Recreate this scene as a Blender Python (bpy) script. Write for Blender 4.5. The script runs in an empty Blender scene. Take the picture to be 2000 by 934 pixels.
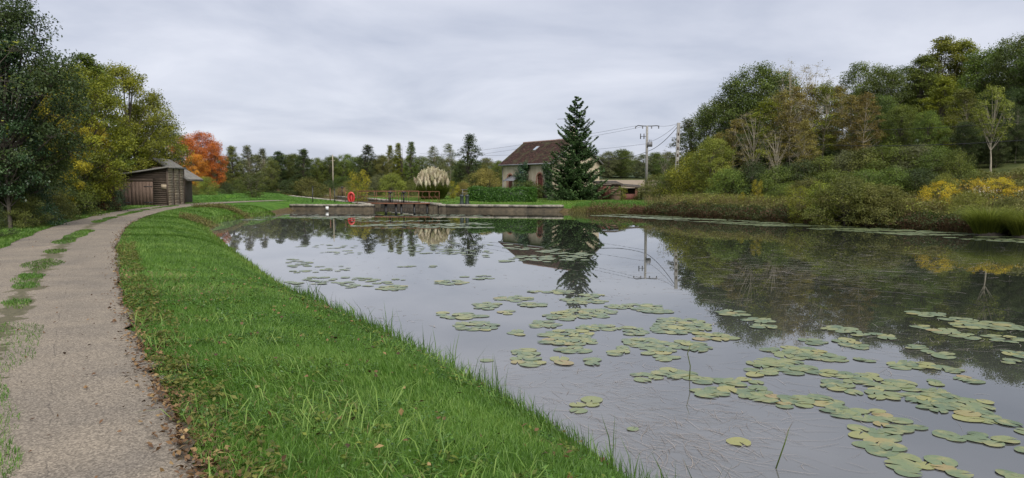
import bpy, math, random
import numpy as np
from mathutils import Vector, Matrix
R = math.radians
scene = bpy.context.scene
C = scene.collection

# ------------------------------------------------------------------ camera, sky, sun, exposure
EYE, F, PITCH = 2.3, 1450.0, math.atan(107.0 / 1450.0)
cam = bpy.data.cameras.new('camera'); co = bpy.data.objects.new('camera', cam); C.objects.link(co)
co.location = (0, 0, EYE); co.rotation_euler = (math.pi / 2 - PITCH, 0, 0)
cam.sensor_width = 36; cam.lens = 36 * F / 2000; cam.clip_start = 0.1; cam.clip_end = 5000
scene.camera = co

SUN_EL, SUN_AZ = R(50), R(160)          # soft light through the cloud cover, from behind and a little right
world = bpy.data.worlds.new('World'); scene.world = world; world.use_nodes = True
wn, wl = world.node_tree.nodes, world.node_tree.links
bg = wn['Background']; bg.inputs['Strength'].default_value = 0.1
sky = wn.new('ShaderNodeTexSky'); sky.sky_type = 'NISHITA'; sky.sun_disc = False
sky.sun_elevation = SUN_EL; sky.sun_rotation = SUN_AZ
tc = wn.new('ShaderNodeTexCoord')
sep = wn.new('ShaderNodeSeparateXYZ'); wl.new(tc.outputs['Generated'], sep.inputs[0])
def wmath(op, a, b):
    n = wn.new('ShaderNodeMath'); n.operation = op
    for i, v in enumerate((a, b)):
        if isinstance(v, (int, float)): n.inputs[i].default_value = v
        else: wl.new(v, n.inputs[i])
    return n.outputs[0]
zz = wmath('ADD', wmath('MAXIMUM', sep.outputs[2], 0.0), 0.16)
cv = wn.new('ShaderNodeCombineXYZ')
wl.new(wmath('DIVIDE', sep.outputs[0], zz), cv.inputs[0]); wl.new(wmath('DIVIDE', sep.outputs[1], zz), cv.inputs[1])
n1 = wn.new('ShaderNodeTexNoise'); n1.inputs['Scale'].default_value = 0.85; n1.inputs['Detail'].default_value = 7
n1.inputs['Roughness'].default_value = 0.52; n1.inputs['Distortion'].default_value = 0.35
wl.new(cv.outputs[0], n1.inputs['Vector'])
cr = wn.new('ShaderNodeValToRGB'); wl.new(n1.outputs['Fac'], cr.inputs[0])
CL = 0.455
cr.color_ramp.elements[0].position = 0.35; cr.color_ramp.elements[0].color = (3.75 * CL, 4.05 * CL, 4.95 * CL, 1)
cr.color_ramp.elements[1].position = 0.68; cr.color_ramp.elements[1].color = (6.1 * CL, 6.25 * CL, 6.95 * CL, 1)
mx = wn.new('ShaderNodeMixRGB'); mx.inputs[0].default_value = 0.965
wl.new(sky.outputs[0], mx.inputs[1]); wl.new(cr.outputs[0], mx.inputs[2]); wl.new(mx.outputs[0], bg.inputs['Color'])

sl = bpy.data.lights.new('sun', 'SUN'); so = bpy.data.objects.new('sun', sl); C.objects.link(so)
sl.energy = 1.5; sl.angle = R(50); sl.color = (1.0, 0.96, 0.9)
so.rotation_euler = (math.pi / 2 - SUN_EL, 0, math.pi - SUN_AZ)
vs = scene.view_settings; vs.view_transform = 'Standard'; vs.look = 'None'; vs.gamma = 1; vs.use_curve_mapping = False
vs.exposure = 1.52
scene.render.engine = 'CYCLES'
cy = scene.cycles; cy.max_bounces = 6; cy.diffuse_bounces = 3; cy.glossy_bounces = 3; cy.transmission_bounces = 3
cy.transparent_max_bounces = 4; cy.caustics_reflective = False; cy.caustics_refractive = False
cy.use_denoising = True
scene.render.filter_size = 1.3

# ------------------------------------------------------------------ helpers
def ray(u, v):
    a, b = (u - 1000) / F, (467 - v) / F
    return a, math.cos(PITCH) + b * math.sin(PITCH), -math.sin(PITCH) + b * math.cos(PITCH)
def px(u, v, z=0.0):                         # ground point of height z
    a, b, c = ray(u, v); t = (z - EYE) / c
    return (a * t, b * t)
def at(u, v, y):                             # point at distance y ahead
    a, b, c = ray(u, v); t = y / b
    return Vector((a * t, y, EYE + c * t))

def sstep(a, b, x):
    t = np.clip((x - a) / (b - a), 0, 1); return t * t * (3 - 2 * t)

def catmull(pts, n=6):
    P = np.array(pts, float); out = []
    Q = np.vstack([2 * P[0] - P[1], P, 2 * P[-1] - P[-2]])
    for i in range(1, len(Q) - 2):
        for k in range(n):
            t = k / n
            out.append(0.5 * (2 * Q[i] + (Q[i + 1] - Q[i - 1]) * t + (2 * Q[i - 1] - 5 * Q[i] + 4 * Q[i + 1] - Q[i + 2]) * t ** 2
                              + (3 * Q[i] - Q[i - 1] - 3 * Q[i + 1] + Q[i + 2]) * t ** 3))
    out.append(P[-1]); return np.array(out)

def seg_dist(P, poly, closed=True):
    A = np.array(poly); B = np.roll(A, -1, 0)
    if not closed: A, B = A[:-1], B[:-1]
    X, Y = P[:, 0].astype(np.float32), P[:, 1].astype(np.float32); best = np.full(len(P), 1e12, np.float32)
    for a, b in zip(A, B):
        ux, uy = b - a; k = 1 / max(ux * ux + uy * uy, 1e-9); dx = X - np.float32(a[0]); dy = Y - np.float32(a[1])
        t = (dx * np.float32(ux * k) + dy * np.float32(uy * k)).clip(0, 1)
        dx -= t * np.float32(ux); dy -= t * np.float32(uy); dx *= dx; dy *= dy; dx += dy; np.minimum(best, dx, out=best)
    return np.sqrt(best).astype(float)
def inside(P, poly):
    A = np.array(poly); B = np.roll(A, -1, 0); c = np.zeros(len(P), bool)
    x, y = P[:, 0], P[:, 1]
    for a, b in zip(A, B):
        if a[1] == b[1]: continue
        k = ((a[1] > y) != (b[1] > y)) & (x < (b[0] - a[0]) * (y - a[1]) / (b[1] - a[1]) + a[0]); c ^= k
    return c

def npmesh(name, V, faces, tint=None, smooth=False):
    """faces: list of int arrays (M x k)"""
    me = bpy.data.meshes.new(name); V = np.asarray(V, np.float32)
    me.vertices.add(len(V)); me.vertices.foreach_set('co', V.ravel())
    faces = [np.asarray(f, np.int32) for f in faces if len(f)]
    loops = np.concatenate([f.ravel() for f in faces]); tot = np.concatenate([np.full(len(f), f.shape[1], np.int32) for f in faces])
    st = np.concatenate([[0], np.cumsum(tot)[:-1]]).astype(np.int32)
    me.loops.add(len(loops)); me.loops.foreach_set('vertex_index', loops)
    me.polygons.add(len(tot)); me.polygons.foreach_set('loop_start', st); me.polygons.foreach_set('loop_total', tot)
    if smooth: me.polygons.foreach_set('use_smooth', np.ones(len(tot), bool))
    if tint is not None:
        at_ = me.attributes.new('tint', 'FLOAT', 'POINT'); at_.data.foreach_set('value', np.asarray(tint, np.float32))
    me.update(calc_edges=True); return me

class MB:
    """collects shapes, builds ONE mesh object"""
    def __init__(s): s.V = []; s.Q = []; s.T = []; s.t = []; s.n = 0
    def add(s, V, Q=None, T=None, tint=0.5):
        V = np.asarray(V, float).reshape(-1, 3)
        if Q is not None and len(Q): s.Q.append(np.asarray(Q, int) + s.n)
        if T is not None and len(T): s.T.append(np.asarray(T, int) + s.n)
        s.V.append(V); s.t.append(np.broadcast_to(np.asarray(tint, float), (len(V),))); s.n += len(V); return s
    def box(s, lo, hi, tint=0.5, M=None):
        x0, y0, z0 = lo; x1, y1, z1 = hi
        V = np.array([(x0,y0,z0),(x1,y0,z0),(x1,y1,z0),(x0,y1,z0),(x0,y0,z1),(x1,y0,z1),(x1,y1,z1),(x0,y1,z1)], float)
        if M is not None: V = V @ np.array(M.to_3x3()).T + np.array(M.translation)
        return s.add(V, [(0,3,2,1),(4,5,6,7),(0,1,5,4),(1,2,6,5),(2,3,7,6),(3,0,4,7)], tint=tint)
    def tube(s, pts, rad, n=6, tint=0.5, cap=True):
        P = np.array([tuple(p) for p in pts], float); k = len(P)
        rad = np.broadcast_to(np.asarray(rad, float), (k,))
        D = np.gradient(P, axis=0); D /= np.linalg.norm(D, axis=1)[:, None] + 1e-9
        up = np.array([0, 0, 1.0]) if abs(D[0][2]) < 0.9 else np.array([1.0, 0, 0])
        A = np.cross(D, up); A /= np.linalg.norm(A, axis=1)[:, None] + 1e-9; B = np.cross(D, A)
        th = np.arange(n) * 2 * np.pi / n
        V = (P[:, None] + rad[:, None, None] * (np.cos(th)[None, :, None] * A[:, None] + np.sin(th)[None, :, None] * B[:, None])).reshape(-1, 3)
        i = np.arange(k - 1)[:, None] * n; j = np.arange(n)[None]; j2 = (j + 1) % n
        Q = np.stack([i + j, i + j2, i + n + j2, i + n + j], -1).reshape(-1, 4)
        T = []
        if cap:
            V = np.vstack([V, P[:1], P[-1:]]); b = k * n
            for q in range(n):
                T.append((b, (q + 1) % n, q)); T.append((b + 1, (k - 1) * n + q, (k - 1) * n + (q + 1) % n))
        return s.add(V, Q, T, tint)
    def lathe(s, prof, c=(0, 0, 0), n=12, tint=0.5):
        th = np.arange(n) * 2 * np.pi / n; k = len(prof)
        V = np.array([(c[0] + r * math.cos(t), c[1] + r * math.sin(t), c[2] + z) for r, z in prof for t in th])
        i = np.arange(k - 1)[:, None] * n; j = np.arange(n)[None]; j2 = (j + 1) % n
        return s.add(V, np.stack([i + j, i + j2, i + n + j2, i + n + j], -1).reshape(-1, 4), tint=tint)
    def leaves(s, P, N, L, W, rng, tint):
        """diamond leaves: centres P, normals N, length L, width W"""
        n = len(P); L = np.broadcast_to(L, (n,))[:, None]; W = np.broadcast_to(W, (n,))[:, None]
        N = N / (np.linalg.norm(N, axis=1)[:, None] + 1e-9)
        r = rng.normal(size=(n, 3)); A = np.cross(N, r); A /= np.linalg.norm(A, axis=1)[:, None] + 1e-9; B = np.cross(N, A)
        V = np.stack([P - A * L / 2, P + B * W / 2 + N * W * .12, P + A * L / 2 - N * L * .1, P - B * W / 2 + N * W * .12], 1).reshape(-1, 3)
        Q = np.arange(4 * n).reshape(-1, 4)
        return s.add(V, Q, tint=np.repeat(np.broadcast_to(tint, (n,)), 4))
    def blades(s, P, H, W, dirs, lean, rng, tint):
        """grass blades: base P, height H, width W, bending towards dirs (n x 2) by lean"""
        n = len(P); D = np.c_[dirs, np.zeros(n)]; a = rng.uniform(0, 2 * np.pi, n); S = np.c_[np.cos(a), np.sin(a), np.zeros(n)] * (W / 2)[:, None]
        up = np.array([0, 0, 1.0]); H = H[:, None]; lean = np.asarray(lean)[:, None]
        p1 = P + up * H * .55 + D * H * lean * .35; p2 = P + up * H * (1 - .35 * np.minimum(lean, 1.6)) + D * H * lean
        V = np.stack([P - S, P + S, p1 - S * .8, p1 + S * .8, p2], 1).reshape(-1, 3); b = np.arange(n)[:, None] * 5
        t = np.broadcast_to(tint, (n,))
        return s.add(V, b + np.array([[0, 1, 3, 2]]), b + np.array([[2, 3, 4]]), tint=np.repeat(t, 5))
    def mesh(s, name, smooth=False):
        V = np.vstack(s.V); f = []
        if s.Q: f.append(np.vstack(s.Q))
        if s.T: f.append(np.vstack(s.T))
        return npmesh(name, V, f, np.concatenate(s.t), smooth)
    def build(s, name, mat, parent=None, smooth=False):
        return put(name, s.mesh(name, smooth), mat, parent)

def put(name, me, mat, parent=None):
    o = bpy.data.objects.new(name, me); C.objects.link(o)
    if mat is not None and len(me.materials) == 0: me.materials.append(mat)
    if parent is not None: o.parent = parent
    return o
def put_shared(name, me, mat, parent):       # shares mesh data, own material
    if len(me.materials) == 0: me.materials.append(mat)
    o = bpy.data.objects.new(name, me); C.objects.link(o); o.parent = parent
    o.material_slots[0].link = 'OBJECT'; o.material_slots[0].material = mat
    return o
def tag(o, label=None, cat=None, group=None, kind=None):
    if label: o['label'] = label
    if cat: o['category'] = cat
    if group: o['group'] = group
    if kind: o['kind'] = kind
    return o
def empty(name, loc=(0, 0, 0), rz=0.0):
    o = bpy.data.objects.new(name, None); C.objects.link(o); o.location = loc; o.rotation_euler = (0, 0, rz); o.empty_display_size = .2
    return o

# ------------------------------------------------------------------ materials
def nodes(name):
    m = bpy.data.materials.new(name); m.use_nodes = True; nt = m.node_tree
    return m, nt, nt.nodes, nt.links, nt.nodes['Principled BSDF']
def noise(nt, scale, detail=4, vec=None, rough=.55):
    n = nt.nodes.new('ShaderNodeTexNoise'); n.inputs['Scale'].default_value = scale; n.inputs['Detail'].default_value = detail
    n.inputs['Roughness'].default_value = rough
    if vec is not None: nt.links.new(vec, n.inputs['Vector'])
    return n.outputs['Fac']
def ramp(nt, fac, stops):
    r = nt.nodes.new('ShaderNodeValToRGB'); e = r.color_ramp.elements
    while len(e) < len(stops): e.new(0.5)
    for q, (p, c) in zip(e, stops): q.position = p; q.color = (*c, 1)
    nt.links.new(fac, r.inputs[0]); return r.outputs[0]
def mixc(nt, fac, a, b, mode='MIX'):
    n = nt.nodes.new('ShaderNodeMixRGB'); n.blend_type = mode
    for k, v in ((0, fac), (1, a), (2, b)):
        if isinstance(v, (int, float)): n.inputs[k].default_value = v
        elif isinstance(v, tuple): n.inputs[k].default_value = (*v, 1)
        else: nt.links.new(v, n.inputs[k])
    return n.outputs[0]
def mth(nt, op, a, b=0.0):
    n = nt.nodes.new('ShaderNodeMath'); n.operation = op
    for k, v in enumerate((a, b)):
        if isinstance(v, (int, float)): n.inputs[k].default_value = v
        else: nt.links.new(v, n.inputs[k])
    return n.outputs[0]
def objco(nt): return nt.nodes.new('ShaderNodeTexCoord').outputs['Object']
def geopos(nt): return nt.nodes.new('ShaderNodeNewGeometry').outputs['Position']
def attr(nt, name='tint'):
    a = nt.nodes.new('ShaderNodeAttribute'); a.attribute_name = name; return a.outputs['Fac']
def bump(nt, h, bsdf, strength=.4, dist=.02):
    b = nt.nodes.new('ShaderNodeBump'); b.inputs['Strength'].default_value = strength; b.inputs['Distance'].default_value = dist
    nt.links.new(h, b.inputs['Height']); nt.links.new(b.outputs[0], bsdf.inputs['Normal'])

def leaf_mat(name, dark, mid, light, transl=.38, rough=.55, var=.12):
    m, nt, n, l, p = nodes(name)
    c = ramp(nt, attr(nt), [(0, dark), (.5, mid), (1, light)])
    oi = n.new('ShaderNodeObjectInfo')
    hs = n.new('ShaderNodeHueSaturation'); l.new(c, hs.inputs['Color'])
    l.new(mth(nt, 'ADD', mth(nt, 'MULTIPLY', oi.outputs['Random'], .03), .485), hs.inputs['Hue'])
    l.new(mth(nt, 'ADD', mth(nt, 'MULTIPLY', oi.outputs['Random'], 2 * var), 1 - var), hs.inputs['Value'])
    l.new(hs.outputs[0], p.inputs['Base Color']); p.inputs['Roughness'].default_value = rough
    p.inputs['Specular IOR Level'].default_value = .35
    tr = n.new('ShaderNodeBsdfTranslucent'); l.new(hs.outputs[0], tr.inputs[0])
    mxs = n.new('ShaderNodeMixShader'); mxs.inputs[0].default_value = transl
    l.new(p.outputs[0], mxs.inputs[1]); l.new(tr.outputs[0], mxs.inputs[2]); l.new(mxs.outputs[0], n['Material Output'].inputs[0])
    return m
def simple(name, c1, c2, scale=6, rough=.8, metal=0.0, bumpd=.01, bs=.3, stretch=None, use_tint=0.0):
    m, nt, n, l, p = nodes(name)
    v = objco(nt)
    if stretch:
        mp = n.new('ShaderNodeMapping'); mp.inputs['Scale'].default_value = stretch; l.new(v, mp.inputs[0]); v = mp.outputs[0]
    f = noise(nt, scale, 6, v, .62); c = ramp(nt, f, [(.3, c1), (.7, c2)])
    if use_tint:
        t = attr(nt); c = mixc(nt, 1.0, c, ramp(nt, t, [(0, (1 - use_tint,) * 3), (1, (1 + use_tint,) * 3)]), 'MULTIPLY')
    l.new(c, p.inputs['Base Color']); p.inputs['Roughness'].default_value = rough; p.inputs['Metallic'].default_value = metal
    bump(nt, f, p, bs, bumpd); return m

M = {}
M['oak'] = leaf_mat('leaf_oak', (.040, .060, .013), (.088, .124, .022), (.165, .205, .034))
M['dark'] = leaf_mat('leaf_dark', (.028, .046, .015), (.058, .086, .023), (.11, .145, .036))
M['green'] = leaf_mat('leaf_green', (.058, .088, .015), (.125, .168, .026), (.22, .27, .042))
M['light'] = leaf_mat('leaf_light', (.10, .125, .02), (.205, .235, .034), (.32, .34, .055))
M['yellow'] = leaf_mat('leaf_yellow', (.14, .13, .012), (.34, .30, .020), (.52, .46, .035))
M['yelgreen'] = leaf_mat('leaf_yellow_green', (.085, .105, .012), (.20, .225, .020), (.35, .36, .032))
M['gold'] = leaf_mat('leaf_gold', (.28, .19, .010), (.56, .40, .022), (.70, .54, .05))
M['orange'] = leaf_mat('leaf_orange', (.26, .10, .02), (.58, .19, .028), (.70, .31, .04))
M['brown'] = leaf_mat('leaf_ochre', (.12, .10, .026), (.255, .215, .052), (.38, .32, .08))
M['olive'] = leaf_mat('leaf_olive', (.068, .078, .018), (.14, .152, .032), (.235, .235, .052))
M['red'] = leaf_mat('leaf_red', (0.065, 0.026, 0.013), (0.195, 0.0546, 0.0234), (0.325, 0.1105, 0.039))
M['grey'] = leaf_mat('leaf_greygreen', (.075, .088, .036), (.15, .17, .068), (.25, .265, .115))
M['spruce'] = leaf_mat('needles', (.024, .050, .018), (.054, .102, .030), (.105, .162, .045), .12)
M['laurel'] = leaf_mat('leaf_laurel', (0.025, 0.075, 0.0125), (0.05625, 0.1562, 0.02), (0.1125, 0.2625, 0.0375), .25, .35)
M['ivy'] = leaf_mat('leaf_ivy', (0.015, 0.039, 0.018), (0.033, 0.078, 0.027), (0.075, 0.1425, 0.048), .15, .35)
M['grass'] = leaf_mat('grass_blades', (.045, .098, .012), (.100, .198, .025), (.21, .31, .065), .35, .5, 0)
M['drygrass'] = leaf_mat('dry_grass', (0.1, 0.085, 0.03), (0.2, 0.16, 0.065), (0.32, 0.27, 0.13), .3, .7, 0)
M['weed'] = leaf_mat('bank_weed', (.075, .075, .024), (.165, .15, .044), (.27, .24, .08), .3, .6, 0)
M['rust'] = leaf_mat('bank_rust', (0.052, 0.0312, 0.0182), (0.1235, 0.0715, 0.0364), (0.208, 0.13, 0.0585), .2, .7, 0)
M['litter'] = leaf_mat('leaf_litter', (0.05, 0.028, 0.014), (0.15, 0.085, 0.035), (0.34, 0.24, 0.1), .1, .7, 0)
M['plume'] = leaf_mat('pampas_plume', (0.55, 0.48, 0.33), (0.72, 0.66, 0.48), (0.85, 0.8, 0.65), .35, .8, .05)
M['bark'] = simple('bark', (.045, .036, .026), (.12, .10, .078), 9, .9, stretch=(1, 1, .25), bumpd=.03, bs=.6)
M['palebark'] = simple('pale_bark', (.20, .175, .13), (.42, .37, .28), 7, .9, stretch=(1, 1, .3), bumpd=.02)
M['stone'] = simple('quay_stone', (.10, .09, .07), (.34, .31, .25), 3.5, .9, bumpd=.03, bs=.6, use_tint=.25)
M['wetstone'] = simple('wet_stone', (.03, .024, .015), (.10, .078, .048), 2.5, .85, bumpd=.04, bs=.6)
M['rustmetal'] = simple('rusty_metal', (.10, .04, .022), (.24, .105, .055), 14, .8)
M['blackmetal'] = simple('black_painted_metal', (.012, .013, .014), (.035, .035, .036), 9, .5)
M['greenmetal'] = simple('dark_green_metal', (.012, .022, .018), (.028, .042, .034), 9, .5)
M['redplastic'] = simple('red_plastic', (.40, .03, .026), (.50, .045, .04), 4, .4, bs=.05)
M['whitepaint'] = simple('white_paint', (.62, .62, .60), (.80, .80, .78), 8, .6, bs=.1)
M['oldwood'] = simple('old_timber', (.03, .024, .018), (.085, .068, .05), 5, .9, stretch=(1, 1, .2))
M['render'] = None

# ------------------------------------------------------------------ the lie of the land
AX = np.array([-.41, .912]); AX = AX / np.linalg.norm(AX)            # axis of the lock, running away from the pond
LK0, RK0 = np.array([-11.9, 64.0]), np.array([-6.3, 64.0])            # where the two lock walls meet the quays
def LW(t): return LK0 + AX * t
def RW(t): return RK0 + AX * t
LOCK_LEN = 54.0
bank_near = catmull([(6.5, -16), (5.4, -6), (3.6, 1.5)] + [px(u, v, .2) for u, v in
    [(1310, 934), (1195, 862), (1000, 752), (870, 690), (760, 637), (650, 590), (540, 536), (480, 496), (432, 462), (408, 442), (425, 430), (480, 421), (540, 415)]], 5)
quay_left = np.array([(-18.9, 64.2), (-12.6, 64.0), (-12.05, 64.35)])
quay_right = np.array([(-6.15, 64.3), (-5.7, 63.9), (3.7, 61.7)])
shore_right = catmull([px(u, v, 0) for u, v in [(1110, 415), (1180, 417), (1280, 420.5), (1400, 427), (1500, 432.5), (1600, 438), (1700, 443.5), (1800, 449), (1900, 455), (2000, 461), (2120, 468)]]
                      + [(28, 26), (32, 12), (34, -16)], 5)
POND = np.vstack([bank_near, quay_left, [LW(LOCK_LEN)], [RW(LOCK_LEN)], quay_right, shore_right])

PATH_Z = 0.72
edge_r = catmull([(2.6, -7.5), (1.5, -5), (.4, -1.4), (-.4, 1.5), (-1.08, 2.9)] + [px(u, v, PATH_Z) for u, v in [(395, 934), (352, 830), (305, 742), (268, 655), (243, 580), (228, 505), (238, 462), (268, 432), (330, 411), (400, 401), (480, 395.5), (565, 392.3)]], 8)
tang = np.gradient(edge_r, axis=0); tang /= np.linalg.norm(tang, axis=1)[:, None]
PW = 2.5
edge_l = edge_r + np.c_[-tang[:, 1], tang[:, 0]] * PW
mid_p = (edge_r + edge_l) / 2
DITCH = np.array([px(408, 395, .6), px(425, 391, .6), px(455, 386.5, .6)])

rs = np.random.default_rng(3)
WAV = [(rs.uniform(.25, 1.6), rs.uniform(0, 6.28), rs.uniform(0, 6.28)) for _ in range(9)]
def wob(x, y):
    z = 0
    for k, a, p in WAV: z = z + np.sin(k * (x * math.cos(a) + y * math.sin(a)) + p) / len(WAV)
    return z
def terrain(x, y):
    x = np.atleast_1d(np.asarray(x, float)); y = np.atleast_1d(np.asarray(y, float)); P = np.c_[x, y]
    d = seg_dist(P, POND); ins = inside(P, POND)
    sr = seg_dist(P, shore_right, False)
    z = PATH_Z * (1 - np.exp(-(d / .85) ** 1.3))
    rough = np.clip(np.minimum(d, seg_dist(P, mid_p, False) - 1.4) / 3, 0, 1)
    z = z + wob(x * 1.6, y * 1.6) * .09 * rough
    hill = sstep(13, 27, x - .22 * (y - 45)) * np.minimum(np.maximum(0, sr - 3.2) * .175, 6)
    back = np.clip(y - 105, 0, 200) * .019 + np.clip(-x - 29, 0, 40) * .03 + np.maximum(0, y - 300) * .012
    z = z + hill + np.minimum(back, 40)
    z = z - .95 * np.exp(-(seg_dist(P, DITCH, False) / .8) ** 4)
    z = np.where(ins, -.12 - np.minimum(1.3, .55 * d), z)
    return z
def tz(x, y): return float(terrain(x, y)[0])

def axis_lines(spec):
    out = [spec[0][0]]
    for a, b, s in spec:
        n = max(1, int(round((b - a) / s))); out += list(np.linspace(a, b, n + 1)[1:])
    return np.array(out)
gx = axis_lines([(-900, -200, 70), (-200, -60, 10), (-60, -38, 2), (-38, -16, .5), (-16, 5, .17), (5, 12, .5), (12, 40, .8), (40, 90, 4), (90, 300, 20), (300, 900, 75)])
gy = axis_lines([(-60, -4, 4), (-4, 2, .5), (2, 26, .17), (26, 50, .4), (50, 75, .35), (75, 100, .8), (100, 150, 3), (150, 400, 20), (400, 1600, 100)])
GX, GY = np.meshgrid(gx, gy); X, Y = GX.ravel(), GY.ravel(); Z = terrain(X, Y)
nx, ny = len(gx), len(gy); i = (np.arange(ny - 1)[:, None] * nx + np.arange(nx - 1)[None]).ravel()
gm = npmesh('ground', np.c_[X, Y, Z], [np.stack([i, i + 1, i + nx + 1, i + nx], -1)], smooth=True)
m, nt, n, l, p = nodes('meadow_soil_and_turf')
gp = geopos(nt)
g1 = ramp(nt, noise(nt, .9, 6, gp), [(.3, (.040, .095, .012)), (.55, (.070, .155, .018)), (.75, (.115, .19, .03))])
g2 = ramp(nt, noise(nt, 14, 5, gp, .7), [(.3, (.55, .6, .5)), (.7, (1.25, 1.2, 1.3))])
c = mixc(nt, 1.0, g1, g2, 'MULTIPLY')
sx = n.new('ShaderNodeSeparateXYZ'); l.new(gp, sx.inputs[0])
mud = mth(nt, 'LESS_THAN', mth(nt, 'ADD', sx.outputs[2], mth(nt, 'MULTIPLY', noise(nt, 3, 3, gp), .25)), .42)
c = mixc(nt, mud, c, ramp(nt, noise(nt, 5, 4, gp), [(.3, (.05, .036, .02)), (.7, (.13, .10, .045))]))
# rough brown meadow and woodland floor beyond the mown strips
rgh = n.new('ShaderNodeAttribute'); rgh.attribute_name = 'rough_ground'
c = mixc(nt, rgh.outputs['Fac'], c, ramp(nt, noise(nt, .6, 6, gp, .7), [(.3, (.030, .042, .014)), (.5, (.065, .078, .026)), (.72, (.12, .12, .045))]))
l.new(c, p.inputs['Base Color']); p.inputs['Roughness'].default_value = .95; p.inputs['Specular IOR Level'].default_value = .1
bump(nt, noise(nt, 25, 4, gp, .7), p, .7, .05)
P2 = np.c_[X, Y]; sr_ = seg_dist(P2, shore_right, False); dl = seg_dist(P2, edge_l, False)
leftside = (X < -8) & (Y < 62) & (inside(P2, np.vstack([edge_l, [(-900, 80), (-900, -60)]])))
rough_v = np.where((X > 7) & (Y < 120), sstep(2.0, 4.5, sr_ + wob(X, Y)) * sstep(9, 13, X), 0)
rough_v = np.maximum(rough_v, np.where(leftside, sstep(1.3, 2.2, dl), 0))
rough_v = np.maximum(rough_v, sstep(92, 108, Y + .35 * X))
ga = gm.attributes.new('rough_ground', 'FLOAT', 'POINT'); ga.data.foreach_set('value', rough_v.astype(np.float32))
gr = put('ground', gm, m); tag(gr, 'grassy ground around the canal pond', kind='structure')

# ------------------------------------------------------------------ water
wv = catmull(POND[::1], 1); cen = (6.0, 30.0)
wgx, wgy = np.linspace(-60, 60, 121), np.r_[np.linspace(-40, 0, 11)[:-1], np.linspace(0, 60, 91), np.linspace(60, 130, 21)[1:]]
WX, WY = np.meshgrid(wgx, wgy); WP = np.c_[WX.ravel(), WY.ravel()]; ii = (np.arange(len(wgy) - 1)[:, None] * 121 + np.arange(120)[None]).ravel()
wb = MB(); wb.add(np.c_[WP, np.zeros(len(WP))], np.stack([ii, ii + 1, ii + 122, ii + 121], -1), tint=np.exp(-(seg_dist(WP, bank_near, False) / 4.8) ** 1.6))
m, nt, n, l, p = nodes('pond_water')
gp = geopos(nt)
silt = mixc(nt, mth(nt, 'MULTIPLY', attr(nt), mth(nt, 'ADD', noise(nt, .5, 4, gp), .5)), (.022, .026, .019), (.115, .115, .112)); l.new(silt, p.inputs['Base Color']); p.inputs['Roughness'].default_value = .0
p.inputs['IOR'].default_value = 1.95; p.inputs['Specular IOR Level'].default_value = .5
mp = n.new('ShaderNodeMapping'); mp.inputs['Scale'].default_value = (1, 1.9, 1); l.new(gp, mp.inputs[0])
h = mth(nt, 'ADD', noise(nt, 1.6, 3, mp.outputs[0]), mth(nt, 'MULTIPLY', noise(nt, 9, 2, mp.outputs[0]), .12))
bump(nt, h, p, .012, .008)
water = tag(wb.build('water', m), 'still pond water mirroring sky and trees', kind='structure')

# ------------------------------------------------------------------ towpath
rng = np.random.default_rng(11)
k = len(edge_r); ts = np.linspace(0, 1, 13); V = []; tt = []
for q, t in enumerate(ts):
    e = (1 - t) * edge_r + t * edge_l
    if q in (0, 12): e = e + rng.normal(0, .035, e.shape) * np.linspace(.8, 1.6, k)[:, None]
    V.append(np.c_[e, terrain(e[:, 0], e[:, 1]) * 0 + PATH_Z + .03 + .02 * (1 - (2 * t - 1) ** 2)]); tt.append(np.full(k, t))
V = np.concatenate(V); ii = (np.arange(12)[:, None] * k + np.arange(k - 1)[None]).ravel()
pm = npmesh('towpath', V, [np.stack([ii, ii + 1, ii + k + 1, ii + k], -1)[:, ::-1]], np.concatenate(tt), True)
m, nt, n, l, p = nodes('worn_gravel_asphalt')
gp = geopos(nt); t = attr(nt)
grain = n.new('ShaderNodeTexVoronoi'); grain.inputs['Scale'].default_value = 95; l.new(gp, grain.inputs['Vector'])
gcol = ramp(nt, grain.outputs['Color'], [(.15, (.085, .073, .058)), (.5, (.185, .158, .124)), (.85, (.34, .295, .232))])
c = mixc(nt, .35, gcol, ramp(nt, noise(nt, 40, 4, gp, .7), [(.3, (.105, .09, .07)), (.7, (.275, .236, .186))]))
c = mixc(nt, 1.0, c, ramp(nt, noise(nt, 1.1, 5, gp), [(.3, (.78, .78, .80)), (.7, (1.15, 1.12, 1.08))]), 'MULTIPLY')
cm = mth(nt, 'ABSOLUTE', mth(nt, 'SUBTRACT', t, .5))
strip = mth(nt, 'LESS_THAN', mth(nt, 'ADD', cm, mth(nt, 'MULTIPLY', mth(nt, 'SUBTRACT', noise(nt, 2.2, 5, gp, .65), .5), .42)), .055)
c = mixc(nt, mth(nt, 'MULTIPLY', strip, .8), c, ramp(nt, noise(nt, 18, 3, gp), [(.3, (.045, .045, .018)), (.7, (.11, .10, .05))]))
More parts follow.
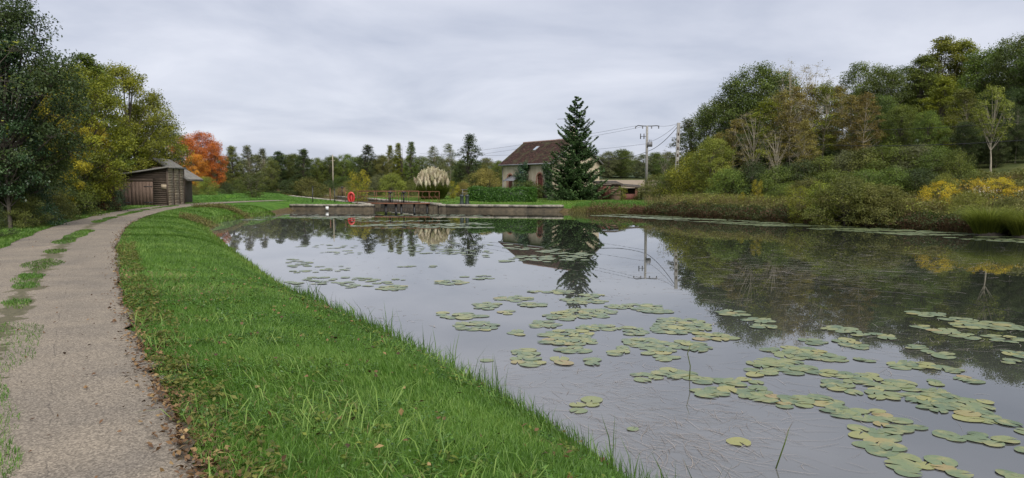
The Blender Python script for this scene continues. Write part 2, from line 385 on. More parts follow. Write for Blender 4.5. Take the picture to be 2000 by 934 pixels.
# dark crack wandering along the right-hand wheel track
ck = mth(nt, 'ABSOLUTE', mth(nt, 'SUBTRACT', mth(nt, 'ADD', t, mth(nt, 'MULTIPLY', mth(nt, 'SUBTRACT', noise(nt, 1.8, 6, gp, .75), .5), .05)), .29))
c = mixc(nt, mth(nt, 'MULTIPLY', mth(nt, 'MULTIPLY', mth(nt, 'LESS_THAN', ck, .0016), mth(nt, 'GREATER_THAN', noise(nt, 3.5, 3, gp), .5)), .45), c, (.04, .034, .03))
edge = mth(nt, 'GREATER_THAN', mth(nt, 'ADD', cm, mth(nt, 'MULTIPLY', mth(nt, 'SUBTRACT', noise(nt, 5, 4, gp), .5), .12)), .485)
c = mixc(nt, mth(nt, 'MULTIPLY', edge, .8), c, (.055, .042, .026))
l.new(c, p.inputs['Base Color']); p.inputs['Roughness'].default_value = .9; p.inputs['Specular IOR Level'].default_value = .25
bump(nt, grain.outputs['Distance'], p, .6, .006)
path = tag(put('path', pm, m), 'worn gravel towpath curving past the shed', kind='structure')

# ------------------------------------------------------------------ grass: one mass per stretch
def sample_in(poly, n, rng):
    P = np.array(poly); lo, hi = P.min(0), P.max(0); out = []
    while sum(map(len, out)) < n:
        q = rng.uniform(lo, hi, (n * 2, 2)); out.append(q[inside(q, P)])
    return np.vstack(out)[:n]
def grass(name, label, poly, n, hgt, mat, seed, keep=None, wscale=1.0, lean=(.2, .9), yel=0.0):
    rng = np.random.default_rng(seed); Q = sample_in(poly, n, rng)
    z = terrain(Q[:, 0], Q[:, 1]); ok = z > -.02
    if keep is not None: ok &= keep(Q)
    Q, z = Q[ok], z[ok]; dist = np.hypot(Q[:, 0], Q[:, 1])
    patch = .5 + .5 * wob(Q[:, 0] * 2.3, Q[:, 1] * 2.3) * 1.6
    H = hgt * rng.uniform(.45, 1.25, len(Q)) * (.75 + .5 * np.clip(patch, 0, 1)); W = np.maximum(.0045, dist * .00062) * wscale * rng.uniform(.7, 1.4, len(Q))
    a = rng.uniform(0, 6.283, len(Q)) * .65 + wob(Q[:, 0] * 1.1, Q[:, 1] * 1.1) * 6
    b = MB(); b.blades(np.c_[Q, z - .01], H, W, np.c_[np.cos(a), np.sin(a)], rng.uniform(*lean, len(Q)), rng, np.clip(rng.normal(.44 + .5 * (patch - .5) + .3 * wob(Q[:, 0] * 7, Q[:, 1] * 7), .2, len(Q)) + yel, 0, 1))
    o = b.build(name, mat); tag(o, label, 'grass', kind='stuff'); return o
near_edge = np.vstack([edge_r[4:60], bank_near[60:9:-1]])
def band(n, poly, seed, dmin, dmax, power): pass
bank_poly = np.vstack([edge_r[8:], [(-18.9, 66.0)], [(-18.9, 64.2)], bank_near[::-1][:-8]])
def fall(d0, seed):
    r = np.random.default_rng(seed)
    return lambda Q: (r.uniform(size=len(Q)) < np.minimum(1, (d0 / np.maximum(np.hypot(Q[:, 0], Q[:, 1]), 1)) ** 1.5))
def clear_path(f):
    def k(Q):
        w = seg_dist(Q, mid_p, False) > PW / 2 - .05
        return w & f(Q)
    return k
near_poly = bank_poly[inside(bank_poly, [(-30, -20), (30, -20), (30, 16), (-30, 16)])]
near_poly = np.vstack([edge_r[(edge_r[:, 1] > 1.5) & (edge_r[:, 1] < 14)], bank_near[(bank_near[:, 1] > 1.5) & (bank_near[:, 1] < 14)][::-1]])
mid_poly = np.vstack([edge_r[(edge_r[:, 1] >= 13.5) & (edge_r[:, 1] < 58)], bank_near[bank_near[:, 1] >= 13.5][::-1]])
grass('grass', 'lush green grass on the near bank between path and water', near_poly, 210000, .072, M['grass'], 21, clear_path(fall(7, 1)))
grass('grass', 'green grass along the far curve of the bank', mid_poly, 140000, .08, M['grass'], 22, clear_path(fall(26, 2)))
# long pale blades and seedheads near the water's edge and in the foreground
def near_water(Q): return seg_dist(Q, bank_near, False) < .55
grass('grass', 'taller reedy grass fringing the water edge of the bank', np.vstack([near_poly]), 16000, .26, M['grass'], 23, near_water, 1.3, (.1, .7), -.1)
grass('grass', 'taller grass fringing the far curve of the bank', mid_poly, 16000, .2, M['grass'], 24, near_water, 1.2, (.1, .8), -.05)
grass('grass', 'long pale arching grass blades in the foreground bank', near_poly, 5200, .22, M['grass'], 25, clear_path(lambda Q: (wob(Q[:, 0] * 3, Q[:, 1] * 3) > -.02) & (Q[:, 1] < 8.5)), 1.5, (.6, 1.5), .38)
grass('grass', 'dry straw blades among the bank grass', near_poly, 5000, .10, M['drygrass'], 26, clear_path(lambda Q: wob(Q[:, 0] * 2, Q[:, 1] * 2 + 5) > .1), 1.2, (.4, 1.3))
verge_poly = np.vstack([edge_l[(edge_l[:, 1] > -1) & (edge_l[:, 1] < 62)], (edge_l + np.c_[-tang[:, 1], tang[:, 0]] * 2.4)[(edge_l[:, 1] > -1) & (edge_l[:, 1] < 62)][::-1]])
grass('grass', 'green grass verge on the far side of the path', verge_poly, 60000, .12, M['grass'], 27, lambda Q: seg_dist(Q, mid_p, False) > PW / 2 + .02)
def centre(Q):
    d = seg_dist(Q, mid_p, False); nz = wob(Q[:, 0] * 2.6 + 3, Q[:, 1] * 1.3)
    return (d < .06 + .36 * np.clip(nz + .08, 0, 1) * 2) & (nz > -.06)
strip_poly = np.vstack([(mid_p + np.c_[-tang[:, 1], tang[:, 0]] * .4)[8:-14], (mid_p - np.c_[-tang[:, 1], tang[:, 0]] * .4)[8:-14][::-1]])
def lift(o, dz):
    o.location.z += dz; return o
sp_n = strip_poly[(strip_poly[:, 1] > 2.5) & (strip_poly[:, 1] < 13)]
lift(grass('grass', 'thick grass tufts in the middle of the path nearest the viewer', sp_n, 26000, .06, M['grass'], 36, lambda Q: (wob(Q[:, 0] * 3.4 + 1, Q[:, 1] * 2.4) > .04 + 2.2 * np.maximum(0, seg_dist(Q, mid_p, False) - .12))), .045)
lift(grass('grass', 'tufts of grass growing along the middle of the path', strip_poly, 60000, .06, M['grass'], 28, centre), .045)
lawn_poly = np.array([(-30, 66), (-24.5, 68), (-20, 66), (-18.9, 64.6), (-12.5, 64.6), tuple(LW(8) + np.array([-.8, 0])), tuple(LW(50) + np.array([-.8, 0])), (-48, 116), (-42, 90)])
grass('grass', 'mown lawn beside the lock', lawn_poly, 45000, .09, M['grass'], 29, lambda Q: seg_dist(Q, mid_p, False) > PW / 2)
lawn2 = np.array([(-5.2, 65), (3.7, 62.7), tuple(shore_right[4]), tuple(shore_right[10] + np.array([0, 1.0])), (13, 62), (14, 74), (-2, 90), (-20, 100)])
grass('grass', 'mown lawn in front of the cream house', lawn2, 45000, .09, M['grass'], 30)

# broad-leaved lawn weeds and clover between the blades
def lawn_weeds(label, poly, n, size, mat, seed, thr):
    rng = np.random.default_rng(seed); Q = sample_in(poly, n, rng); k = (wob(Q[:, 0] * 3.1 + seed, Q[:, 1] * 3.1) > thr) & (seg_dist(Q, mid_p, False) > PW / 2); Q = Q[k]
    Q = np.repeat(Q, 6, 0) + rng.normal(0, size * .7, (len(Q) * 6, 2)); z = terrain(Q[:, 0], Q[:, 1]) + rng.uniform(.02, .075, len(Q)); b = MB()
    b.leaves(np.c_[Q, z], np.array([0, 0, 1.0]) + rng.normal(0, .4, (len(Q), 3)), size * rng.uniform(.7, 1.5, len(Q)), size * .55 * rng.uniform(.7, 1.2, len(Q)), rng, np.clip(rng.normal(.5, .25, len(Q)), 0, 1)); tag(b.build('lawn_weeds', M[mat]), label, 'weeds', kind='stuff')
grass('grass', 'straw coloured grass strip near the waterline of the bank', near_poly, 9000, .12, M['drygrass'], 354, lambda Q: (seg_dist(Q, bank_near, False) < .9) & (wob(Q[:, 0] * 2.4, Q[:, 1] * 2.4) > -.02), 1.1, (.3, 1.1))
grass('grass', 'tall single reed shoots at the waterline of the bank', near_poly, 2600, .46, M['grass'], 355, lambda Q: (seg_dist(Q, bank_near, False) < .35) & (wob(Q[:, 0] * 5, Q[:, 1] * 5) > .12), 1.9, (.05, .5), -.15)
lawn_weeds('clover and small leafy weeds in the near bank turf', near_poly, 5200, .026, 'laurel', 351, .02)
lawn_weeds('dandelion and plantain leaves in the near bank turf', near_poly, 900, .042, 'green', 352, .08)
lawn_weeds('dark leafy weeds along the path edge of the bank', np.vstack([edge_r[(edge_r[:, 1] > 2) & (edge_r[:, 1] < 20)], (edge_r - np.c_[-tang[:, 1], tang[:, 0]] * .4)[(edge_r[:, 1] > 2) & (edge_r[:, 1] < 20)][::-1]]), 900, .045, 'olive', 353, -.1)
# fallen leaves along the path's edge
def litter(name, label, P, size, seed, lift=.03):
    rng = np.random.default_rng(seed); z = np.maximum(terrain(P[:, 0], P[:, 1]), 0) + rng.uniform(.0, lift, len(P))
    dd = seg_dist(P, mid_p, False); z = np.where(dd < PW / 2, np.maximum(z, PATH_Z + .055), z)
    N = rng.normal(size=(len(P), 3)) * .45 + np.array([0, 0, 1]); b = MB()
    b.leaves(np.c_[P, z + .006], N, rng.uniform(.6, 1.3, len(P)) * size, rng.uniform(.5, .9, len(P)) * size, rng, np.clip(rng.normal(.4, .25, len(P)), 0, 1))
    tag(b.build(name, M['litter']), label, 'leaves', kind='stuff')
rng = np.random.default_rng(31)
ix = rng.integers(6, len(edge_r) - 30, 5200); f = rng.uniform(0, 1, 5200)[:, None]
E = edge_r[ix] * (1 - f) + edge_r[ix + 1] * f; NRM = np.c_[-tang[ix, 1], tang[ix, 0]]
litter('fallen_leaves', 'brown fallen leaves gathered along the path edge by the bank', E - NRM * rng.normal(.05, .10, 5200)[:, None], .040, 32)
ix = rng.integers(6, len(edge_r) - 20, 420); litter('fallen_leaves', 'scattered dead leaves lying on the path', (edge_r[ix] * (1 - (w := rng.uniform(0, 1, 420)[:, None] ** 1.6)) + edge_l[ix] * w), .035, 33, .004)
P_ = sample_in(near_poly, 500, rng); litter('fallen_leaves', 'pale dead leaves caught in the bank grass', P_, .05, 34, .09)

# ------------------------------------------------------------------ quays and lock
def v3(p, z): return (float(p[0]), float(p[1]), float(z))
def wall_run(name, label, pts, top=.58, thick=.55, block=1.35, closed_back=True, seed=0, cope=True):
    """wall along pts (land on the left-hand side of travel): wet body and separate coping stones"""
    rng = np.random.default_rng(seed); pts = [np.array(p, float) for p in pts]
    t = empty(name, v3(pts[0], 0)); tag(t, label, 'wall', kind='thing')
    b = MB(); o3 = np.array([pts[0][0], pts[0][1], 0])
    for a, c in zip(pts[:-1], pts[1:]):
        d = (c - a) / np.linalg.norm(c - a); nl = np.array([-d[1], d[0]]) * thick
        q = [a, c, c + nl, a + nl]
        Vv = [v3(w, -1.0) for w in q] + [v3(w, top - .2) for w in q]
        b.add(np.array(Vv) - o3, [(0,3,2,1),(4,5,6,7),(0,1,5,4),(1,2,6,5),(2,3,7,6),(3,0,4,7)])
    b.build('wall_body', M['wetstone'], t)
    for a, c in zip(pts[:-1], pts[1:]):
        L = np.linalg.norm(c - a); d = (c - a) / L; nl = np.array([-d[1], d[0]]); nb = max(1, int(round(L / block)))
        cuts = np.linspace(0, L, nb + 1) + np.r_[0, rng.normal(0, .12, nb - 1), 0] if nb > 1 else np.array([0, L])
        for s0, s1 in zip(cuts[:-1], cuts[1:]):
            h = top + rng.normal(0, .012); out = -.05 + rng.normal(0, .012); g = .012
            p0, p1 = a + d * (s0 + g), a + d * (s1 - g); e = .05
            lo = [p0 + nl * out, p1 + nl * out, p1 + nl * (thick + .04), p0 + nl * (thick + .04)]
            hi = [p0 + nl * (out + e) + d * e, p1 + nl * (out + e) - d * e, p1 + nl * (thick + .04 - e) - d * e, p0 + nl * (thick + .04 - e) + d * e]
            Vv = np.array([v3(w, top - .2) for w in lo] + [v3(w, h - .05) for w in lo] + [v3(w, h) for w in hi]) - o3
            MB().add(Vv, [(0,3,2,1),(8,9,10,11)] + [(i_, (i_+1) % 4, (i_+1) % 4 + 4, i_ + 4) for i_ in range(4)] + [(i_ + 4, (i_+1) % 4 + 4, (i_+1) % 4 + 8, i_ + 8) for i_ in range(4)],
                     tint=rng.uniform(.1, .9)).build('coping_stone', M['stone'], t)
    return t
ql = wall_run('quay_wall', 'stone quay wall with a white marker plate beside the lock lawn', [(-19.3, 64.4), (-18.9, 64.2), (-12.6, 64.0), (-12.1, 64.25), (-11.98, 64.75)], seed=1)
qr = wall_run('quay_wall', 'stone quay wall below the hedge and cream house', [(-6.45, 64.75), (-6.2, 64.2), (-5.7, 63.9), (3.9, 61.6), (4.3, 61.9)], seed=2)
wall_run('lock_wall', 'stone lock chamber wall along the lawn side', [LW(.9), LW(20), LW(LOCK_LEN + 6)], top=.66, block=2.2, seed=3)
lw = wall_run('lock_wall', 'dark stone lock chamber wall on the pampas grass side', [RW(LOCK_LEN + 6), RW(20), RW(.8)], top=.66, block=2.2, seed=4)
mk = MB(); mk.box((-.12, -.02, 0), (.12, .02, .3)); mo = mk.build('marker_plate', M['whitepaint'], ql); mo.location = (at(640, 408, 64.1) - ql.location); mo.location.y = 64.03 - .12 - ql.location.y; mo.location.z = .08

def railing(parent, a, b, z0, h, nposts, mat, mid=True, braces=False, rr=.022):
    a, b = np.array(a), np.array(b)
    for q in np.linspace(0, 1, nposts):
        w = a + (b - a) * q; MB().tube([v3(w, z0), v3(w, z0 + h)], rr, 6).build('post', mat, parent)
    MB().tube([v3(a, z0 + h), v3(b, z0 + h)], rr * 1.25, 6).build('top_rail', mat, parent)
    if mid: MB().tube([v3(a, z0 + h * .52), v3(b, z0 + h * .52)], rr, 6).build('mid_rail', mat, parent)
    if braces:
        for q in (.62, .8, .93):
            w = a + (b - a) * q; pts = []
            for k_ in range(9):
                s = k_ / 8; pts.append(v3(w + (b - a) / np.linalg.norm(b - a) * .16 * math.sin(s * 6.28), z0 + h * s))
            MB().tube(pts, rr * .8, 5).build('scroll_brace', mat, parent)
def gate_leaf(label, a, b, seed, brace=False, gear=.5):
    t = empty('lock_gate', (0, 0, 0)); tag(t, label, 'lock gate', 'leaves of the near lock gate')
    a, b = np.array(a, float), np.array(b, float); d = (b - a) / np.linalg.norm(b - a); nn = np.array([-d[1], d[0]]); L = np.linalg.norm(b - a)
    Mx = Matrix.Translation((a[0], a[1], 0)) @ Matrix.Rotation(math.atan2(d[1], d[0]), 4, 'Z')
    rng = np.random.default_rng(seed)
    s = 0.0
    while s < L - .05:
        w = min(.24, L - s); MB().box((s + .006, -.06, -1), (s + w - .006, .06, .16 + rng.uniform(-.02, .02)), rng.uniform(.2, .8), Mx).build('plank', M['oldwood'], t); s += w
    MB().box((-.1, -.32, .56), (L + .1, .36, .63), .5, Mx).build('walkway', M['oldwood'], t)
    MB().box((-.12, -.36, .53), (L + .12, -.32, .645), .5, Mx).build('walkway_edge', M['rustmetal'], t)
    for q in (.06, .38, .7, .96):
        MB().box((L * q - .09, -.1, -1), (L * q + .09, .1, .56), .5, Mx).build('stanchion', M['blackmetal'], t)
    railing(t, a - nn * .3, b - nn * .3, .63, 1.02, 5, M['rustmetal'], True, brace)
    g = a + d * L * gear + nn * .1
    gp_ = MB().tube([v3(g, .63), v3(g, 1.55)], .07, 8).build('paddle_gear_post', M['blackmetal'], t)
    MB().lathe([(0, -.02), (.19, 0), (.21, .08), (.15, .18), (0, .2)], v3(g, 1.5), 10).build('gear_cap', M['blackmetal'], gp_)
    for e in (-.18, .2): MB().tube([v3(g + d * e, .63), v3(g + d * e, 1.5)], .03, 6).build('paddle_rod', M['blackmetal'], t)
    return t
mit = (LW(3.6) + RW(3.6)) / 2 + np.array([.41, -.912]) * 1.0
gate_leaf('rusty lock gate leaf with railed walkway next to the lawn', LW(3.6) + np.array([-.5, .2]), mit - np.array([.06, 0]), 5, False, .8)
gate_leaf('rusty lock gate leaf with scrolled railing in front of the pampas grass', mit + np.array([.06, 0]), RW(3.2) + np.array([1.1, -.3]), 6, True, .12)
# timber walkway behind the leaf, along the lock side
fb = empty('footbridge', (0, 0, 0)); tag(fb, 'narrow rusty railing of the footbridge behind the lock gate', 'footbridge')
a_, b_ = LW(6.0) + np.array([-1.2, 0]), RW(5.2) + np.array([-.2, 0])
railing(fb, a_, b_, .68, 1.0, 6, M['rustmetal'], True)
dd_ = (b_ - a_) / np.linalg.norm(b_ - a_); Mx = Matrix.Translation((a_[0], a_[1], 0)) @ Matrix.Rotation(math.atan2(dd_[1], dd_[0]), 4, 'Z')
MB().box((-.2, -.05, .6), (np.linalg.norm(b_ - a_) + .2, .6, .68), .5, Mx).build('deck', M['oldwood'], fb)
# far gate, standing open against both walls
for lab, p0, p1, g in (('far lock gate leaf standing open by the dark chamber wall', RW(41) + np.array([.3, 0]), RW(45) + np.array([.3, 0]), .4),
                       ('far lock gate leaf standing open beside the lawn', LW(58) + np.array([-1.2, 0]), LW(62) + np.array([-.2, 0]), .9)):
    t = empty('lock_gate', (0, 0, 0)); tag(t, lab, 'lock gate')
    railing(t, p0, p1, .66, 1.1, 4, M['rustmetal'], True, False, .035)
    MB().box((-.1, -.1, .6), (4.2, .3, .7), .5, Matrix.Translation((p0[0], p0[1], 0)) @ Matrix.Rotation(math.atan2(*(p1 - p0)[::-1]), 4, 'Z')).build('walkway', M['oldwood'], t)
    gq = p0 + (p1 - p0) * g; pp = MB().tube([v3(gq, .66), v3(gq, 1.85)], .09, 8).build('paddle_gear_post', M['blackmetal'], t)
    MB().lathe([(0, 0), (.2, 0), (.22, .1), (0, .2)], v3(gq, 1.8), 10).build('gear_cap', M['blackmetal'], pp)
    if g > .5:
        for k_ in range(7): MB().box((.2 + k_ * .5, .32, .75), (.62 + k_ * .5, .37, 1.55), .5, Matrix.Translation((p0[0], p0[1], 0)) @ Matrix.Rotation(math.atan2(*(p1 - p0)[::-1]), 4, 'Z')).build('plank', M['oldwood'], t)
for u, vt, vb, y, lab, mt in ((611, 366, 398, 66.2, 'slim black iron post on the lawn nearest the bank', 'blackmetal'), (654, 370, 398, 66.0, 'slim black iron post on the lawn just above the white plate', 'blackmetal'),
                          (645, 369, 393, 72.0, 'slim rust red post at the lock edge near the life ring', 'rustmetal')):
    a0 = at(u, vb, y); h_ = at(u, vt, y).z - .58; g = tz(a0.x, a0.y)
    t = empty('mooring_post', (a0.x, a0.y, g)); tag(t, lab, 'post')
    MB().tube([(0, 0, -.2), (0, 0, h_ + .55 - g)], .04, 8).build('shaft', M[mt], t); MB().lathe([(0, 0), (.06, 0), (.06, .06), (0, .09)], (0, 0, h_ + .55 - g), 8).build('cap', M[mt], t)
for u, lab in ((902, 'dark green iron bollard on the quay, farther from the hedge'), (912.5, 'dark green iron bollard on the quay, touching the hedge')):
    a0 = at(u, 396, 64.6); t = empty('bollard', (a0.x, 64.6, .56)); tag(t, lab, 'bollard', 'pair of bollards on the quay')
    MB().lathe([(.0, .0), (.2, 0), (.17, .1), (.15, .55), (.16, .62), (.19, .68), (.19, .78), (.1, .84), (0, .84)], n=14).build('body', M['greenmetal'], t, True)
    MB().lathe([(.0, .0), (.28, 0), (.28, .05), (.2, .06)], n=14).build('base', M['blackmetal'], t)
# bent pipe handrail
hp = empty('pipe_handrail', v3(px(931, 394, .6), .6)); tag(hp, 'rusty bent pipe handrail in front of the laurel hedge', 'handrail')
pts = [(0, 0, -.2), (0, 0, .35), (.12, 0, .62), (.4, 0, .82), (.7, 0, .86), (2.3, -.35, .86)]
MB().tube([tuple(p_) for p_ in catmull(pts, 4)], .03, 7).build('rail', M['rustmetal'], hp); MB().tube([(2.25, -.34, -.2), (2.25, -.34, .86)], .028, 6).build('post', M['rustmetal'], hp)
# life ring in its red housing
a0 = at(686, 394, 71.0); lr = empty('life_ring', (a0.x, a0.y, tz(a0.x, a0.y))); tag(lr, 'red life ring housing on a post beside the lock', 'life ring')
MB().tube([(0, .06, -.2), (0, .06, 1.1)], .04, 8).build('post', M['redplastic'], lr)
b = MB(); ring = []
nS, nT = 28, 8
for i_ in range(nS):
    th = 2 * math.pi * i_ / nS; cx_, cz_ = .36 * math.cos(th), .46 * math.sin(th); sc_ = .13 if cz_ > -.1 else .13 + .03 * (-cz_)
    for j_ in range(nT):
        ph = 2 * math.pi * j_ / nT; ring.append((cx_ * (1 + sc_ / .4 * math.cos(ph)), .10 * math.sin(ph), 1.0 + cz_ * (1 + sc_ / .46 * math.cos(ph)) - (.12 if cz_ < -.3 else 0)))
Q_ = [(i_ * nT + j_, ((i_ + 1) % nS) * nT + j_, ((i_ + 1) % nS) * nT + (j_ + 1) % nT, i_ * nT + (j_ + 1) % nT) for i_ in range(nS) for j_ in range(nT)]
b.add(ring, Q_).build('housing', M['redplastic'], lr, True)
lr.scale = (.78, .78, .9)
MB().box((-.25, .09, .55), (.25, .12, 1.4)).build('back_plate', M['redplastic'], lr)
MB().tube([(-.4, .1, .98), (.4, .1, .98)], .02, 5).build('strap', M['redplastic'], lr)
# slender old mast beyond the lock
a0 = at(651, 378, 122); t = empty('wooden_mast', (a0.x, a0.y, tz(a0.x, a0.y) - .1)); tag(t, 'tall thin weathered wooden mast in front of the far trees', 'mast')
MB().tube([(0, 0, 0), (0, 0, 6.2)], [.12, .07], 8).build('pole', M['palebark'], t); MB().box((-.35, -.05, 5.2), (.35, .05, 5.3)).build('crossbar', M['palebark'], t)

# ------------------------------------------------------------------ house
m, nt, n, l, p = nodes('cream_render')
oc = objco(nt); c = ramp(nt, noise(nt, 1.2, 6, oc, .6), [(.3, (.44, .37, .265)), (.65, (.56, .49, .37))])
mp = n.new('ShaderNodeMapping'); mp.inputs['Scale'].default_value = (3, 3, .35); l.new(oc, mp.inputs[0])
c = mixc(nt, 1.0, c, ramp(nt, noise(nt, 1.5, 5, mp.outputs[0]), [(.32, (.72, .68, .62)), (.6, (1, 1, 1))]), 'MULTIPLY')
l.new(c, p.inputs['Base Color']); p.inputs['Roughness'].default_value = .95; bump(nt, noise(nt, 30, 4, oc), p, .4, .01); M['render'] = m
m, nt, n, l, p = nodes('old_roof_tiles'); oc = objco(nt)
c = ramp(nt, attr(nt), [(0, (.022, .012, .010)), (.4, (.060, .027, .021)), (.75, (.098, .044, .032)), (1, (.18, .10, .07))])
c = mixc(nt, ramp(nt, noise(nt, .9, 6, oc, .7), [(.48, (0, 0, 0)), (.62, (1, 1, 1))]), c, ramp(nt, noise(nt, 6, 3, oc), [(.3, (.05, .045, .022)), (.7, (.12, .11, .05))]))
l.new(c, p.inputs['Base Color']); p.inputs['Roughness'].default_value = .9; M['tiles'] = m
M['brick'] = simple('pink_brick', (.28, .12, .085), (.42, .21, .15), 9, .9, use_tint=.25)
M['ridge'] = simple('ridge_tiles', (.11, .065, .05), (.24, .16, .125), 5, .9, use_tint=.2)
M['door'] = simple('red_brown_door', (.10, .024, .016), (.16, .04, .024), 5, .55, stretch=(6, 6, .5))
M['zinc'] = simple('grey_zinc', (.12, .12, .125), (.22, .22, .23), 5, .5, bs=.1)
M['plaque'] = simple('blue_white_plaque', (.25, .38, .55), (.50, .60, .70), 9, .4)
M['barge'] = simple('barge_board', (.16, .15, .14), (.26, .25, .23), 5, .8)
m, nt, n, l, p = nodes('window_glass'); p.inputs['Base Color'].default_value = (.55, .6, .66, 1); p.inputs['Roughness'].default_value = .08; p.inputs['Metallic'].default_value = .6; M['glass'] = m
HG = .86
HX, HY = 4.3, 80.0; hs = empty('house', (HX, HY, HG - .1), math.atan2(.56, .829)); tag(hs, 'cream rendered lock keeper house with mossy brown tiled roof behind the spruce', 'house')
GW, LN, EV, RG = 6.65, 9.7, 4.72 - HG + .1, 7.2 - HG + .1
TH = .3
def arch_wall(openings):
    """long wall at local x = 0 with arched openings (centre, half width, bottom, spring height)"""
    b = MB(); y = 0.0; q = lambda pts: b.add(pts, [(0, 1, 2, 3)])
    for (cy_, hw, zb, zs) in sorted(openings):
        q([(0, y, -.5), (0, y, EV), (0, cy_ - hw, EV), (0, cy_ - hw, -.5)])
        q([(0, cy_ - hw, -.5), (0, cy_ - hw, zb), (0, cy_ + hw, zb), (0, cy_ + hw, -.5)])
        ar = [(cy_ - hw, zb)] + [(cy_ - hw * math.cos(k_ * math.pi / 12), zs + hw * math.sin(k_ * math.pi / 12)) for k_ in range(13)] + [(cy_ + hw, zb)]
        for (y0, z0), (y1, z1) in zip(ar[1:-2], ar[2:-1]): q([(0, y0, z0), (0, y0, EV), (0, y1, EV), (0, y1, z1)])
        for (y0, z0), (y1, z1) in zip(ar, ar[1:] + ar[:1]): q([(0, y0, z0), (0, y1, z1), (.2, y1, z1), (.2, y0, z0)])
        y = cy_ + hw
    q([(0, y, -.5), (0, y, EV), (0, LN, EV), (0, LN, -.5)]); return b
ops = [(8.1, .5, .1, 2.15), (2.25, .5, .1, 2.2)]
arch_wall(ops).build('front_wall', M['render'], hs)
b = MB(); hwg = GW / 2
b.add([(0, 0, -.5), (GW, 0, -.5), (GW, 0, EV), (hwg, 0, RG), (0, 0, EV)], None, [(0, 1, 2), (0, 2, 4), (4, 2, 3)])
b.build('gable_wall', M['render'], hs)
MB().add([(0, LN, -.5), (0, LN, EV), (hwg, LN, RG), (GW, LN, EV), (GW, LN, -.5)], None, [(0, 1, 4), (1, 3, 4), (1, 2, 3)]).build('gable_wall', M['render'], hs)
MB().add([(GW, 0, -.5), (GW, LN, -.5), (GW, LN, EV), (GW, 0, EV)], [(0, 1, 2, 3)]).build('back_wall', M['render'], hs)
MB().box((-.04, -.04, -.5), (GW + .04, -.002, .35)).box((-.04, .0, -.5), (-.003, 1.7, .35)).box((-.04, 2.8, -.5), (-.003, 7.55, .35)).build('plinth', M['stone'], hs)
for k_, (cy_, hw, zb, zs) in enumerate(ops):
    pts = [(cy_ - hw, zb)] + [(cy_ - hw * math.cos(q * math.pi / 12), zs + hw * math.sin(q * math.pi / 12)) for q in range(13)] + [(cy_ + hw, zb)]
    b = MB(); b.add([(.13, y_, z_) for y_, z_ in pts] + [(.13, cy_, zs)], None, [(len(pts), q + 1, q) for q in range(len(pts) - 1)] + [(len(pts), 0, len(pts) - 1)])
    d_ = b.build('door', M['door'], hs)
    MB().box((.09, cy_ - .03, zb), (.128, cy_ + .03, zs + hw * .95)).box((.09, cy_ - hw, zs - .05), (.127, cy_ + hw, zs + .05)).build('door_rail', M['door'], d_)
    MB().tube([(.08, cy_ + .1, 1.1), (.08, cy_ + .1, 1.3)], .02, 6).build('handle', M['blackmetal'], d_)
    b = MB(); rng = np.random.default_rng(k_); w_ = .17
    for q in range(13):
        t0, t1 = q * math.pi / 13 + .02, (q + 1) * math.pi / 13 - .02; P4 = [(hw + .005, t0), (hw + w_, t0), (hw + w_, t1), (hw + .005, t1)]
        f_ = [(-.035, cy_ - r_ * math.cos(t_), zs + r_ * math.sin(t_)) for r_, t_ in P4]; g_ = [(.02, y_, z_) for _, y_, z_ in f_]
        b.add(f_ + g_, [(0, 1, 2, 3), (0, 4, 5, 1), (1, 5, 6, 2), (2, 6, 7, 3), (3, 7, 4, 0)], tint=rng.uniform())
    for q in range(9):
        for sgn in (-1, 1):
            y0 = cy_ + sgn * (hw + .005); y1 = cy_ + sgn * (hw + (.2 if q % 2 else .14)); b.box((-.033, min(y0, y1), zb + q * .235), (.02, max(y0, y1), zb + q * .235 + .22), rng.uniform())
    b.build('brick_surround', M['brick'], hs)
# roof: boarding, then every tile as geometry
SL = math.atan2(RG - EV, hwg); OV, OG = .38, .32
def roof_pt(side, s, y, lift):               # s: distance down from the ridge
    x = hwg + (1 if side else -1) * (s * math.cos(SL) + lift * math.sin(SL)); return (x, y, RG + .06 - s * math.sin(SL) + lift * math.cos(SL))
SLEN = hwg / math.cos(SL) + OV
b = MB()
for side in (0, 1):
    q = [roof_pt(side, 0, -OG, 0), roof_pt(side, SLEN, -OG, 0), roof_pt(side, SLEN, LN + OG, 0), roof_pt(side, 0, LN + OG, 0)]
    q2 = [roof_pt(side, 0, -OG, -.1), roof_pt(side, SLEN, -OG, -.1), roof_pt(side, SLEN, LN + OG, -.1), roof_pt(side, 0, LN + OG, -.1)]
    b.add(q + q2, [(0, 1, 2, 3), (7, 6, 5, 4), (0, 4, 5, 1), (1, 5, 6, 2), (2, 6, 7, 3), (3, 7, 4, 0)])
roof = b.build('roof', M['oldwood'], hs)
rng = np.random.default_rng(8); b = MB(); NC, NT_ = 32, 56; cs = SLEN / NC; tw = (LN + 2 * OG) / NT_
